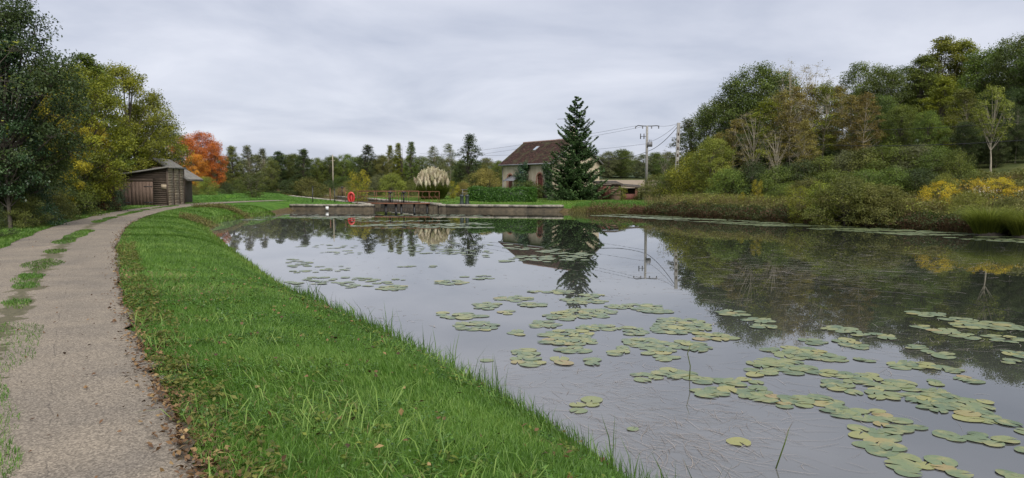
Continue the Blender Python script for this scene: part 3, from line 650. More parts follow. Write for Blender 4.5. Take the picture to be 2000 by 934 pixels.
for side in (0, 1):
    for c_ in range(NC):
        for k_ in range(NT_):
            y0 = -OG + k_ * tw + (tw / 2 if c_ % 2 else 0); y1 = min(y0 + tw * .94, LN + OG); s0, s1 = c_ * cs, (c_ + 1) * cs + .05
            if y0 >= LN + OG - .02: continue
            l0, l1 = .012 + rng.uniform(0, .006), .045 + rng.uniform(-.008, .02); sk = rng.normal(0, .012)
            A4 = [roof_pt(side, s0, y0, l0), roof_pt(side, s1 + sk, y0, l1), roof_pt(side, s1 - sk, y1, l1 + rng.uniform(-.006, .012)), roof_pt(side, s0, y1, l0)]
            B2 = [roof_pt(side, s1 + sk, y0, .005), roof_pt(side, s1 - sk, y1, .005)]
            b.add(A4 + B2, [(0, 1, 2, 3) if side else (3, 2, 1, 0), (1, 4, 5, 2) if side else (2, 5, 4, 1)], tint=np.clip(rng.normal(.45, .22), 0, 1))
tag(b.build('roof_tiles', M['tiles'], roof), kind='stuff')
for k_ in range(26):
    y0 = -OG + k_ * (LN + 2 * OG) / 26; b = MB(); th = np.linspace(-.2, math.pi + .2, 7)
    V_ = [(hwg + .14 * math.cos(t_), y_, RG + .06 + .12 * math.sin(t_)) for y_ in (y0 + .01, y0 + (LN + 2 * OG) / 26 + .03) for t_ in th]
    b.add(V_, [(q, q + 1, q + 8, q + 7) for q in range(6)], tint=rng.uniform(.5, 1)).build('ridge_tile', M['ridge'], roof)
for yy in (-OG - .012, LN + OG + .012):
    for side in (0, 1):
        b = MB(); q = [roof_pt(side, -.05, yy, .05), roof_pt(side, SLEN, yy, .05), roof_pt(side, SLEN, yy, -.16), roof_pt(side, -.05, yy, -.16)]
        q2 = [(x_, y_ - .03 if yy < 0 else y_ + .03, z_) for x_, y_, z_ in q]
        b.add(q + q2, [(0, 1, 2, 3), (7, 6, 5, 4), (0, 4, 5, 1), (1, 5, 6, 2), (2, 6, 7, 3), (3, 7, 4, 0)]).build('barge_board', M['barge'], hs)
e0 = roof_pt(0, SLEN, 0, -.02)
MB().tube([(e0[0] - .06, -OG, e0[2] - .03), (e0[0] - .06, LN + OG, e0[2] - .03)], .075, 8).build('gutter', M['zinc'], hs)
MB().tube([(e0[0] - .06, LN - .1, e0[2] - .05), (-.06, LN - .1, e0[2] - .35), (-.06, LN - .1, -.3)], .045, 7).build('downpipe', M['zinc'], hs)
sk_ = [roof_pt(0, s_, y_, .07) for s_, y_ in ((1.05, 6.2), (1.85, 6.2), (1.85, 5.6), (1.05, 5.6))]
sb_ = [roof_pt(0, s_, y_, .0) for s_, y_ in ((1.05, 6.2), (1.85, 6.2), (1.85, 5.6), (1.05, 5.6))]
fr = MB().add(sk_ + sb_, [(0, 3, 2, 1), (0, 1, 5, 4), (1, 2, 6, 5), (2, 3, 7, 6), (3, 0, 4, 7)]).build('skylight', M['zinc'], roof)
MB().add([roof_pt(0, s_, y_, .078) for s_, y_ in ((1.12, 6.13), (1.78, 6.13), (1.78, 5.67), (1.12, 5.67))], [(0, 3, 2, 1)]).build('pane', M['glass'], roof)
ch = MB().box((hwg - .1, .55, RG - .7), (hwg + .42, 1.25, RG + 1.0)).build('chimney', M['render'], roof)
MB().box((hwg - .17, .48, RG + 1.003), (hwg + .49, 1.32, RG + 1.11)).build('chimney_cap', M['stone'], roof)
for k_ in range(2): MB().lathe([(0, 0), (.11, 0), (.09, .35), (.0, .35)], (hwg + .16, .72 + .36 * k_, RG + 1.11), 9).build('chimney_pot', M['brick'], roof)
an = MB().tube([(hwg - .2, .9, RG + .2), (hwg - .2, .9, RG + 2.4)], .022, 5); an.tube([(hwg - .2, .9, RG + 2.3), (hwg - 1.35, 1.7, RG + 2.25)], .016, 5)
for k_ in range(7):
    f_ = .25 + k_ * .12; c_ = np.array([hwg - .2 - 1.15 * f_, .9 + .8 * f_, RG + 2.3 - .05 * f_]); an.tube([c_ - np.array([.2, .28, 0]), c_ + np.array([.2, .28, 0])], .008, 4)
an.build('aerial', M['zinc'], roof)
MB().box((-.05, 5.35, 2.75), (-.004, 6.15, 3.3)).build('plaque', M['plaque'], hs)
# glazed porch canopy over the door
cn = MB().add([(-1.25, 5.6, 1.95), (-1.25, 7.75, 1.95), (-.02, 7.75, 2.55), (-.02, 5.6, 2.55), (-1.25, 5.6, 1.90), (-1.25, 7.75, 1.90), (-.02, 7.75, 2.5), (-.02, 5.6, 2.5)],
              [(0, 3, 2, 1), (4, 5, 6, 7), (0, 1, 5, 4), (1, 2, 6, 5), (2, 3, 7, 6), (3, 0, 4, 7)]).build('porch_canopy', M['zinc'], hs)
for yy in (5.7, 7.65): MB().tube([(-1.2, yy, -.3), (-1.2, yy, 1.9)], .035, 6).build('porch_post', M['barge'], cn)
# low white garden fence behind the hedge
gf = empty('garden_fence', v3(px(935, 386, .8), .8)); gf.location = (-5.6, 84.0, tz(-5.6, 84)); tag(gf, 'low pale rail fence behind the laurel hedge', 'fence')
for k_ in range(7): MB().box((k_ * .8, -.03, -.1), (k_ * .8 + .06, .03, 1.0)).build('post', M['barge'], gf)
for z_ in (.55, .92): MB().box((-.1, -.055, z_), (5.0, -.032, z_ + .06)).build('rail', M['barge'], gf)

# ------------------------------------------------------------------ plank shed by the path
M['plank'] = simple('weathered_plank', (.16, .125, .085), (.42, .345, .24), 4, .9, stretch=(.5, .5, 6), bumpd=.01, bs=.5, use_tint=.35)
M['darkplank'] = simple('dark_shaded_plank', (.040, .029, .021), (.12, .087, .062), 4, .9, stretch=(.5, .5, 6), bs=.5, use_tint=.3)  # shaded copy of the lit side planks: front's shade is in the colour
M['sheddoor'] = simple('peeling_brown_door', (.085, .054, .038), (.19, .13, .095), 5, .85, stretch=(5, 5, .6), bs=.4)
M['sheet'] = simple('grey_roof_sheet', (.085, .08, .07), (.22, .21, .185), 3, .85, bs=.3)
fdir = np.array([-.985, -.174]); SHX, SHY = -25.0, 54.0
# local axes: X runs from the far-left end of the front to the right corner, Y runs back
sh = empty('shed', (SHX, SHY, .66), math.atan2(.174, .985)); tag(sh, 'weathered plank shed with brown double doors beside the path', 'shed')
FW, FD, HR, HL = 4.3, 4.6, 2.86, 2.12
def shed_top(x): return HR + (HR - HL) / FW * x      # x from -FW to 0
rng = np.random.default_rng(17)
MB().add([(-FW, .06, -.2), (-.06, .06, -.2), (-.06, .06, HR - .06), (-FW, .06, HL - .02)], [(0, 1, 2, 3)]).add([(-.06, .06, -.2), (-.06, FD, -.2), (-.06, FD, HR - .06), (-.06, .06, HR - .06)], [(0, 1, 2, 3)]) \
    .add([(-FW, .06, -.2), (-FW, FD, -.2), (-FW, FD, HL), (-FW, .06, HL)], [(3, 2, 1, 0)]).add([(-FW, FD, -.2), (-.06, FD, -.2), (-.06, FD, HR), (-FW, FD, HL)], [(3, 2, 1, 0)]).build('inner_lining', M['darkplank'], sh)
z = -.1; k_ = 0
while z < HR - .12:                              # front boards right of the doors
    h_ = .17 + rng.uniform(-.02, .03); x0 = -.98 if z < 1.95 else -FW * min(1, max(.235, (HR - z - h_) / (HR - HL) + .02)) if z > HL - .2 else -.98
    MB().add([(x0, .03, z), (-.02, .03, z + rng.normal(0, .008)), (-.02, -.012, z - .012), (x0, -.012, z - .012), (x0, .035, z + h_), (-.02, .035, z + h_), (-.02, .012, z + h_), (x0, .012, z + h_)],
             [(3, 2, 6, 7), (0, 3, 7, 4), (1, 5, 6, 2), (7, 6, 5, 4), (0, 1, 2, 3)], tint=rng.uniform(0, .6)).build('weatherboard', M['darkplank'], sh); z += h_ * .93; k_ += 1
z = -.1
while z < HR - .15:                              # side boards, three bays
    h_ = .2 + rng.uniform(-.03, .03)
    for y0, y1 in ((.02, 1.62), (1.72, 3.2), (3.3, 4.55)):
        r_ = rng.normal(0, .012)
        MB().add([(-.03, y0, z), (-.03, y1, z + r_), (.02, y1, z - .012 + r_), (.02, y0, z - .012), (-.035, y0, z + h_), (-.035, y1, z + h_ + r_), (-.012, y1, z + h_ + r_), (-.012, y0, z + h_)],
                 [(3, 7, 6, 2), (0, 4, 7, 3), (1, 2, 6, 5), (7, 4, 5, 6), (0, 3, 2, 1)], tint=rng.uniform(.25, 1)).build('weatherboard', M['plank'], sh)
    z += h_ * .92
for y_ in (1.67, 3.25, 4.6, .0): MB().box((-.05, y_ - .05, -.2), (.045, y_ + .05, HR - .03)).build('corner_post', M['darkplank'], sh)
for x0, x1 in ((-3.9, -2.48), (-2.44, -1.0)):
    d_ = MB().box((x0, -.01, -.05), (x1, .04, 1.83)).build('door', M['sheddoor'], sh)
    for q in range(6):
        w_ = (x1 - x0) / 6; MB().box((x0 + q * w_ + .006, -.026, -.04), (x0 + (q + 1) * w_ - .006, -.012, 1.82 + rng.uniform(-.01, .01)), rng.uniform()).build('plank', M['sheddoor'], d_)
    for z_ in (.3, 1.45): MB().box((x1 - .6, -.04, z_), (x1 - .02, -.028, z_ + .05)).build('hinge', M['blackmetal'], d_)
MB().box((-FW, -.03, 1.86), (-.99, .05, 2.05)).build('lintel', M['darkplank'], sh)
MB().box((-.42, -.045, 1.28), (-.06, -.02, 1.62)).build('notice_board', M['plank'], sh)
b = MB()
for k_ in range(24):
    y0 = -.3 + k_ * .21; b.add([(-FW - .25, y0, shed_top(-FW) + .02), (.18, y0, HR + .05), (.18, y0 + .105, HR + .09), (-FW - .25, y0 + .105, shed_top(-FW) + .06), (.18, y0 + .21, HR + .05), (-FW - .25, y0 + .21, shed_top(-FW) + .02)], [(0, 1, 2, 3), (3, 2, 4, 5)])
b.build('roof_sheet', M['sheet'], sh)
MB().box((.12, -.32, HR - .06), (.2, FD + .15, HR + .06)).build('fascia', M['sheet'], sh)
MB().add([(-FW - .25, -.33, shed_top(-FW) - .07), (.2, -.33, HR - .03), (.2, -.33, HR + .07), (-FW - .25, -.33, shed_top(-FW) + .03), (-FW - .25, -.30, shed_top(-FW) - .07), (.2, -.30, HR - .03), (.2, -.30, HR + .07), (-FW - .25, -.30, shed_top(-FW) + .03)],
         [(0, 1, 2, 3), (7, 6, 5, 4), (3, 2, 6, 7), (0, 4, 5, 1)]).build('fascia', M['sheet'], sh)
# taller pitched roof of the rear half
rb = empty('rear_shed', (SHX - 1.35, SHY + 4.7, .66), math.atan2(.174, .985)); tag(rb, 'taller rear shed with steep grey sheet roof behind the plank shed', 'shed')
MB().box((-5, 0, -.2), (0, 4.5, 2.25)).add([(-5, 0, 2.25), (0, 0, 2.25), (-1.75, 0, 3.55), (-5, 4.5, 2.25), (0, 4.5, 2.25), (-1.75, 4.5, 3.55)], None, [(0, 1, 2), (5, 4, 3)]).build('wall', M['darkplank'], rb)
for sgn, (xa, xb, zb_) in enumerate(((-1.75, .85, 2.0), (-1.75, -5.4, 2.05))):
    b = MB(); n_ = 22
    for k_ in range(n_):
        y0 = -.35 + k_ * 5.2 / n_; y1 = y0 + 5.2 / n_; ym = (y0 + y1) / 2
        for ya, yb, la, lb in ((y0, ym, 0, .05), (ym, y1, .05, 0)): b.add([(xa, ya, 3.68 + la), (xb, ya, zb_ + la), (xb, yb, zb_ + lb), (xa, yb, 3.68 + lb)], [(0, 1, 2, 3)])
    b.add([(xa, -.35, 3.66), (xb, -.35, zb_ - .02), (xb, 4.85, zb_ - .02), (xa, 4.85, 3.66), (xa, -.35, 3.56), (xb, -.35, zb_ - .12), (xb, 4.85, zb_ - .12), (xa, 4.85, 3.56)], [(7, 6, 5, 4), (0, 4, 5, 1), (1, 5, 6, 2), (2, 6, 7, 3)])
    b.build('roof_slope', M['sheet'], rb)

# ------------------------------------------------------------------ red-brown outbuildings right of the spruce
M['redboard'] = simple('faded_red_boards', (.085, .030, .022), (.17, .065, .045), 5, .85, stretch=(4, 4, .5), use_tint=.3)
M['brownboard'] = simple('brown_boards', (.085, .055, .035), (.19, .125, .08), 5, .85, stretch=(.5, .5, 5), use_tint=.3)
c0 = at(1168, 390, 73.5); g0 = tz(c0.x, c0.y); ob = empty('outbuilding', (c0.x, c0.y, g0)); ob.rotation_euler.z = R(8); tag(ob, 'small brown timber outbuilding with a red door beside the spruce', 'outbuilding')
MB().box((0, .05, -.2), (2.35, 2.2, 1.52)).build('frame', M['darkplank'], ob)
for k_ in range(8): MB().box((1.28, .0, .0 + k_ * .19), (2.3, .045, .18 + k_ * .19), rng.uniform()).build('weatherboard', M['brownboard'], ob)
for k_ in range(8): MB().box((.0, .0, .0 + k_ * .19), (.42, .045, .18 + k_ * .19), rng.uniform()).build('weatherboard', M['brownboard'], ob)
d_ = MB().box((.44, -.02, 0), (1.05, .04, 1.5)).build('door', M['redboard'], ob); MB().lathe([(0, 0), (.045, 0), (.045, .03), (0, .04)], (.92, -.05, 1.2), 8).build('white_knob', M['whitepaint'], d_)
MB().box((1.07, -.025, -.05), (1.25, .044, 1.52)).build('door_post', M['redboard'], ob)
MB().add([(-.15, -.2, 1.55), (2.5, -.2, 1.55), (2.5, 2.4, 1.85), (-.15, 2.4, 1.85), (-.15, -.2, 1.62), (2.5, -.2, 1.62), (2.5, 2.4, 1.92), (-.15, 2.4, 1.92)], [(3, 2, 1, 0), (4, 5, 6, 7), (0, 1, 5, 4), (1, 2, 6, 5), (2, 3, 7, 6), (3, 0, 4, 7)]).build('roof', M['oldwood'], ob)
c0 = at(1215, 390, 74.5); g0 = tz(c0.x, c0.y); ob = empty('lean_to', (c0.x, c0.y, g0)); ob.rotation_euler.z = R(5); tag(ob, 'open fronted lean-to with brick pier and sagging grey roof', 'lean-to')
for x_, mt in ((0, 'darkplank'), (1.35, 'brick'), (1.9, 'darkplank')): MB().box((x_, 0, -.2), (x_ + (.26 if mt == 'brick' else .1), .16, 1.25)).build('pier', M[mt], ob)
MB().box((0, 1.6, -.2), (2.0, 1.7, 1.2)).build('back_wall', M['darkplank'], ob); MB().box((.1, .03, -.1), (1.35, .1, .62)).build('low_front', M['redboard'], ob)
MB().add([(-.9, -.3, 1.42), (2.2, -.3, 1.18), (2.2, 1.9, 1.45), (-.9, 1.9, 1.66), (-.9, -.3, 1.49), (2.2, -.3, 1.25), (2.2, 1.9, 1.52), (-.9, 1.9, 1.73)], [(3, 2, 1, 0), (4, 5, 6, 7), (0, 1, 5, 4), (1, 2, 6, 5), (2, 3, 7, 6), (3, 0, 4, 7)]).build('roof', M['oldwood'], ob)

# ------------------------------------------------------------------ poles and wires
M['concrete'] = simple('pole_concrete', (.17, .165, .15), (.30, .29, .265), 6, .9)
M['wire'] = simple('cable', (.012, .012, .013), (.02, .02, .022), 3, .6)
b0 = at(1262, 392, 92); pz = tz(b0.x, 92); P1 = empty('utility_pole', (b0.x, 92, pz)); tag(P1, 'grey power pole with crossarm and small transformer behind the outbuildings', 'utility pole')
top1 = at(1264, 246, 92).z - pz
MB().tube([(0, 0, -.3), (0, 0, top1)], [.19, .14], 10).build('shaft', M['concrete'], P1)
arm = MB().tube([(-1.45, 0, top1 - .12), (-1.1, 0, top1 + .04), (-.4, 0, top1 - .02), (.5, 0, top1 - .02), (1.2, 0, top1 + .02), (1.5, 0, top1 - .05)], .06, 6).build('crossarm', M['blackmetal'], P1)
for x_ in (-1.42, -.55, .55, 1.42): MB().lathe([(0, -.3), (.05, -.28), (.09, -.2), (.05, -.15), (.09, -.08), (.04, 0), (0, 0)], (x_, 0, top1 - .05), 8).build('insulator', M['zinc'], arm)
fu = MB().box((-.8, -.03, top1 - 1.32), (.0, .03, top1 - 1.26)).build('fuse_bracket', M['blackmetal'], P1)
for x_ in (-.8, -.38): MB().tube([(x_, -.05, top1 - 1.6), (x_, -.05, top1 - .95)], .06, 7).build('fuse', M['blackmetal'], fu)
tr_ = MB().box((.02, -.32, top1 - 2.55), (.62, .28, top1 - 1.98)).build('transformer', M['zinc'], P1)
for x_ in (.14, .32, .5): MB().tube([(x_, 0, top1 - 1.98), (x_, 0, top1 - 1.68)], .035, 6).build('bushing', M['blackmetal'], tr_)
b1 = at(1320, 372, 77); pz2 = tz(b1.x, 77); P2_ = empty('utility_pole', (b1.x, 77, pz2)); tag(P2_, 'slightly leaning concrete pole with recesses shown as dark plates rising from the shrubs', 'utility pole'); P2_.rotation_euler.y = R(1.3)
top2 = at(1324, 240, 77).z - pz2
b = MB(); b.add([(-.2, -.13, -.3), (.2, -.13, -.3), (.2, .13, -.3), (-.2, .13, -.3), (-.15, -.1, top2), (.15, -.1, top2), (.15, .1, top2), (-.15, .1, top2)], [(0, 1, 5, 4), (1, 2, 6, 5), (2, 3, 7, 6), (3, 0, 4, 7), (4, 5, 6, 7)])
b.build('shaft', M['concrete'], P2_)
for k_ in range(9):
    z_ = .8 + k_ * .72; w_ = .2 - .05 * z_ / top2
    if z_ < top2 - .8: MB().box((-w_ * .5, -.142 + .03 * z_ / top2, z_), (w_ * .5, -.118 + .03 * z_ / top2, z_ + .3)).build('recess_shade', M['darkplank'], P2_)  # raised dark plates; the recesses' shade is drawn in their colour
def cable(label, a, b, sag, r=.016):
    a, b = Vector(a), Vector(b); pts = []
    for k_ in range(25):
        t_ = k_ / 24; q = a.lerp(b, t_); q.z -= sag * 4 * t_ * (1 - t_); pts.append(tuple(q))
    tag(MB().tube(pts, r, 5).build('overhead_cable', M['wire']), label, 'cable')
T1 = Vector((b0.x, 92, pz)); T2 = Vector((b1.x + .16, 77, pz2))
house_pt = Vector((HX, HY, 0)) + Vector((.829 * 6.5, .56 * 6.5, 5.0))
cable('thick dark cable sagging from the power pole to the house gable', T1 + Vector((-.1, -.2, top1 - 3.2)), house_pt, .3, .03)
cable('thick dark cable looping between the power pole and concrete pole', T1 + Vector((.15, -.2, top1 - 3.1)), T2 + Vector((-.1, 0, top2 - .4)), .35, .03)
cable('thin cable from the transformer to the concrete pole top', T1 + Vector((.5, -.1, top1 - 1.9)), T2 + Vector((-.1, 0, top2 - .15)), .2, .015)
cable('uppermost thin wire leaving the crossarm towards the left sky', T1 + Vector((-1.4, 0, top1)), at(600, 318, 160), 1.2, .014)
cable('second thin wire leaving the crossarm towards the left sky', T1 + Vector((-.5, 0, top1 - .1)), at(600, 326, 160), 1.4, .014)
cable('thin wire running level behind the spruce to the power pole', T1 + Vector((-.1, 0, top1 - 2.2)), at(820, 300, 130), .8, .014)
cable('thin wire running low behind the house to the power pole', T1 + Vector((-.1, 0, top1 - 3.6)), at(820, 322, 130), .8, .014)
cable('thin wire linking crossarm and concrete pole to the wood', T1 + Vector((1.4, 0, top1)), T2 + Vector((0, 0, top2 - .05)), .15, .014)
cable('black cable strung across the front of the wood at mid height', T2 + Vector((.1, 0, top2 - .3)), at(2080, 268, 38), 1.1, .02)
cable('upper black cable strung in front of the wood', T2 + Vector((.1, 0, top2 - .1)), at(2080, 232, 40), .7, .014)

ORD = 'first second third fourth fifth sixth seventh eighth ninth tenth eleventh twelfth thirteenth fourteenth fifteenth sixteenth seventeenth eighteenth nineteenth twentieth twenty-first twenty-second twenty-third twenty-fourth'.split()
# ------------------------------------------------------------------ trees and shrubs
def unit(v): return v / (np.linalg.norm(v, axis=-1, keepdims=True) + 1e-9)
def make_tree(seed, h=10., rad=3., cb=.3, nclump=26, nleaf=9000, leaf=.2, shape='round', trunk_r=.16, nsub=16, twig=4, spread=.34, stems=1, csize=(.26, .44), bare=0.0, lean=0.0, limb=(.5, .75)):
    rng = np.random.default_rng(seed); tb, cbm = MB(), MB(); mid, half = (cb + 1) / 2, (1 - cb) / 2
    cl = []
    for k in range(nclump):
        t = cb + (1 - cb) * ((k + rng.uniform(.1, .9)) / nclump)
        x = (t - mid) / half
        if shape == 'round': r = rad * math.sqrt(max(.03, 1 - abs(x) ** 2.2))
        elif shape == 'oval': r = rad * math.sqrt(max(.03, 1 - abs(x + .15) ** 2 * .8)) * (1 if x < 0 else 1 - .55 * x)
        elif shape == 'vase': r = rad * (.35 + .75 * min(1, (x + 1) / 1.3)) * (1 if x < .5 else 1 - (x - .5))
        elif shape == 'dome': r = rad * math.sqrt(max(.02, 1 - max(0, t) ** 2))
        else: r = rad * max(.08, 1 - .9 * (t - cb) / (1 - cb))
        a = k * 2.4 + rng.uniform(-.5, .5); q = r * math.sqrt(rng.uniform(.15, 1)); s = rad * rng.uniform(*csize)
        cl.append((np.array([q * math.cos(a), q * math.sin(a), t * h - s * .5]), s))
    roots = []
    for k in range(stems):
        a = rng.uniform(0, 6.28); off = np.array([math.cos(a), math.sin(a), 0]) * (0 if stems == 1 else rad * .12)
        tip = np.array([rng.normal(0, .05) * h + lean * h, rng.normal(0, .05) * h, h * .93]) + (off * 3 if stems > 1 else 0)
        m1 = off + (tip - off) * .45 + np.array([rng.normal(0, .02) * h, rng.normal(0, .02) * h, 0])
        pts = catmull([off + np.array([0, 0, -.3]), off + (m1 - off) * .4, m1, tip], 4); f = np.linspace(1, .12, len(pts)); tb.tube(pts, trunk_r * f * (1 if stems == 1 else .55), 7); roots.append(pts)
    PP, NN, TT = [], [], []
    wts = np.array([s ** 2 for _, s in cl]); wts /= wts.sum()
    for (c, s), w in zip(cl, wts):
        pts = roots[rng.integers(len(roots))]; hz = max(cb * h * .55, min(c[2] * rng.uniform(*limb), h * .85)); base = pts[np.argmin(abs(pts[:, 2] - hz))]
        mid_ = base * .5 + c * .5 + np.array([0, 0, -.06 * np.linalg.norm(c - base)])
        br = catmull([base, mid_, c], 4); tb.tube(br, np.linspace(trunk_r * .36, trunk_r * .08, len(br)), 5, cap=False)
        d = unit(rng.normal(size=(nsub, 3))); d[:, 2] = np.where(d[:, 2] < -.35, -d[:, 2], d[:, 2])
        sc = c + d * s * (rng.uniform(.25, 1.0, (nsub, 1)) ** .6) * np.array([1, 1, .8])
        for j in range(min(twig, nsub)):
            e = sc[j] + (sc[j] - c) * .25; tb.tube([c, (c + e) / 2 + rng.normal(0, .06, 3) * s, e], [trunk_r * .09, trunk_r * .06, trunk_r * .025], 3, cap=False)
        n = int(nleaf * w); 
        if rng.uniform() < bare: n = int(n * .15)
        if n < 2: continue
        j = rng.integers(nsub, size=n); off = np.clip(rng.normal(size=(n, 3)), -1.7, 1.7) * s * spread * .74 * np.array([1, 1, .6]); P = sc[j] + off
        out = unit(P - c * np.array([.6, .6, .85])); PP.append(P); NN.append(out * .55 + np.array([0, 0, .6]) + rng.normal(size=(n, 3)) * .6)
        TT.append(np.clip(rng.normal(.46, .17, n) + rng.normal(0, .14) + rng.normal(0, .1, nsub)[j], 0, 1))
    P, N, T = np.vstack(PP), np.vstack(NN), np.concatenate(TT); k = P[:, 2] > .02; P, N, T = P[k], N[k], T[k]; L = leaf * rng.uniform(.6, 1.35, len(P))
    cbm.leaves(P, N, L, L * rng.uniform(.5, .8, len(P)), rng, T)
    return tb.mesh('trunk', True), cbm.mesh('crown'), h
SPEC = {
    'broad': [make_tree(100 + k, 10, 3.1, .12, 52, 24000, .155, 'round', .17, 24, 5) for k in range(3)],
    'tall': [make_tree(110 + k, 11, 2.3, .2, 42, 18000, .155, 'oval', .16, 22, 5) for k in range(3)],
    'sparse': [make_tree(120 + k, 11, 1.6, .34, 44, 8500, .12, 'oval', .085, 16, 7, .46, 1 + k % 3, (.26, .42), .15, .02 * (k - 1), (.74, .92)) for k in range(4)],
    'bare': [make_tree(130 + k, 11, 2.0, .4, 34, 700, .13, 'vase', .11, 14, 12, .4) for k in range(2)],
    'poplar': [make_tree(140 + k, 11, 1.25, .1, 70, 11000, .15, 'oval', .13, 14, 4, .5, 1, (.28, .42)) for k in range(2)],
    'airy': [make_tree(150 + k, 10, 1.7, .08, 80, 8000, .15, 'oval', .11, 14, 6, .5, 1, (.18, .3)) for k in range(2)],
    'shrub': [make_tree(160 + k, 2.5, 1.7, .02, 40, 13000, .075, 'dome', .06, 24, 4, .36, 4, (.24, .4)) for k in range(4)],
    'wispy': [make_tree(170 + k, 2.6, 1.2, .05, 26, 5200, .07, 'vase', .04, 18, 7, .42, 4, (.24, .4)) for k in range(3)],
}
# big individual trees close to the path get finer leaves
SPEC['nearoak'] = [make_tree(180, 11, 4.2, .14, 70, 46000, .14, 'round', .26, 22, 5, .32, 1, (.2, .34))]
SPEC['nearash'] = [make_tree(181 + k, 10, 3.3, .12, 56, 38000, .13, 'round', .17, 22, 6, .34, 1, (.2, .34)) for k in range(2)]
SPEC['nearshrub'] = [make_tree(185 + k, 2.5, 1.8, .02, 46, 16000, .065, 'dome', .05, 22, 5, .36, 5, (.2, .34)) for k in range(2)]
def plant(kind, name, label, cat, loc, height, mat, var=0, wide=1.0, rz=None, bark='bark', group=None, base=None):
    tm, cm_, h0 = SPEC[kind][var % len(SPEC[kind])]; x_, y_ = loc; z_ = tz(x_, y_) if base is None else base
    t = empty(name, (x_, y_, z_ - .03), (x_ * 7.3 + y_ * 3.1) % 6.28 if rz is None else rz); s = height / h0; t.scale = (s * wide, s * wide, s)
    put_shared('trunk', tm, M[bark], t); put_shared('crown', cm_, M[mat], t); tag(t, label, cat, group); return t
def tree(kind, u, vtop, y, mat, label, var=0, wide=1.0, bark='bark', group=None, name='tree', cat='tree', rz=None):
    p_ = at(u, vtop, y); z_ = tz(p_.x, y); return plant(kind, name, label, cat, (p_.x, y), p_.z - z_, mat, var, wide, rz, bark, group, z_)
def shrub(u, vtop, y, mat, label, var=0, wide=1.0, kind='shrub', group=None, name='shrub', rz=None): return tree(kind, u, vtop, y, mat, label, var, wide, 'bark', group, name, 'shrub', rz)

# left of the path
tree('nearoak', -6, -14, 27, 'dark', 'tall dark ivy covered tree at the left end of the picture', 0, .82, rz=.6)
tree('tall', 2, 60, 25.8, 'ivy', 'column of ivy wrapped round the leftmost trunk', 0, .75, name='climbing_plant', cat='ivy')
tree('nearash', 150, 128, 41, 'yelgreen', 'yellow green autumn tree just behind the dark ivy tree', 0, .95)
tree('nearash', 228, 128, 57, 'yelgreen', 'tall yellow green autumn tree over the plank shed', 1, .95, rz=2.)
tree('tall', 165, 105, 50, 'green', 'green tree with sparse top between ivy tree and yellow trees', 0, 1.1)
tree('broad', 290, 196, 64, 'yelgreen', 'yellowing oak behind the shed, its boughs reaching right', 0, .95, rz=1.2)
tree('broad', 322, 240, 67, 'oak', 'low dark oak bough tree behind the shed roof', 1, .8)
tree('bare', -120, -60, 17, 'yelgreen', 'bare twiggy tree hanging over the top left corner', 0, 1.2)
tree('nearash', 108, 165, 36, 'yellow', 'yellow leaved young tree under the dark ivy tree', 1, .62, rz=4.)
tree('nearash', 178, 232, 48.5, 'yellow', 'low yellow maple above the red sumac', 0, .62, rz=3.)
tree('broad', 60, 120, 46, 'green', 'green tree hidden behind the ivy tree', 2, 1.)
tree('broad', -60, 60, 34, 'dark', 'dark tree at the picture edge behind the ivy tree', 2, 1.)
tree('tall', 258, 262, 57.5, 'yelgreen', 'yellow green tree leaning over the shed doors', 1, 1.3)
shrub(30, 335, 28, 'ivy', 'dark ivy thicket at the foot of the ivy tree', 0, 1.0, 'nearshrub')
shrub(-55, 380, 21.5, 'dark', 'dusky bramble bush nearest the path verge', 1, 1.05, 'nearshrub')
shrub(38, 375, 26.5, 'olive', 'olive bramble bush on the verge below the ivy tree', 0, 1.0, 'nearshrub', rz=2.)
shrub(98, 370, 32, 'olive', 'greyish green bramble bush in the middle of the verge', 1, 1.1, 'nearshrub', rz=1.)
shrub(140, 372, 37, 'dark', 'low leafy bush below the red sumac', 0, .9, 'nearshrub', rz=4.)
shrub(192, 318, 43, 'red', 'rusty red sumac bush left of the shed', 1, .5, 'nearshrub', rz=.3)
shrub(221, 345, 50, 'ivy', 'dark ivy mound swallowing the left end of the shed', 0, .55, 'nearshrub', rz=5.)
shrub(110, 300, 36, 'green', 'green bush behind the brambles under the yellow trees', 1, .8, 'nearshrub')
shrub(60, 300, 33, 'dark', 'dark bush filling the gap below the ivy tree', 0, .8, 'nearshrub', rz=3)
shrub(160, 300, 42, 'dark', 'dark bush filling the gap behind the sumac', 1, .8, 'nearshrub', rz=2)

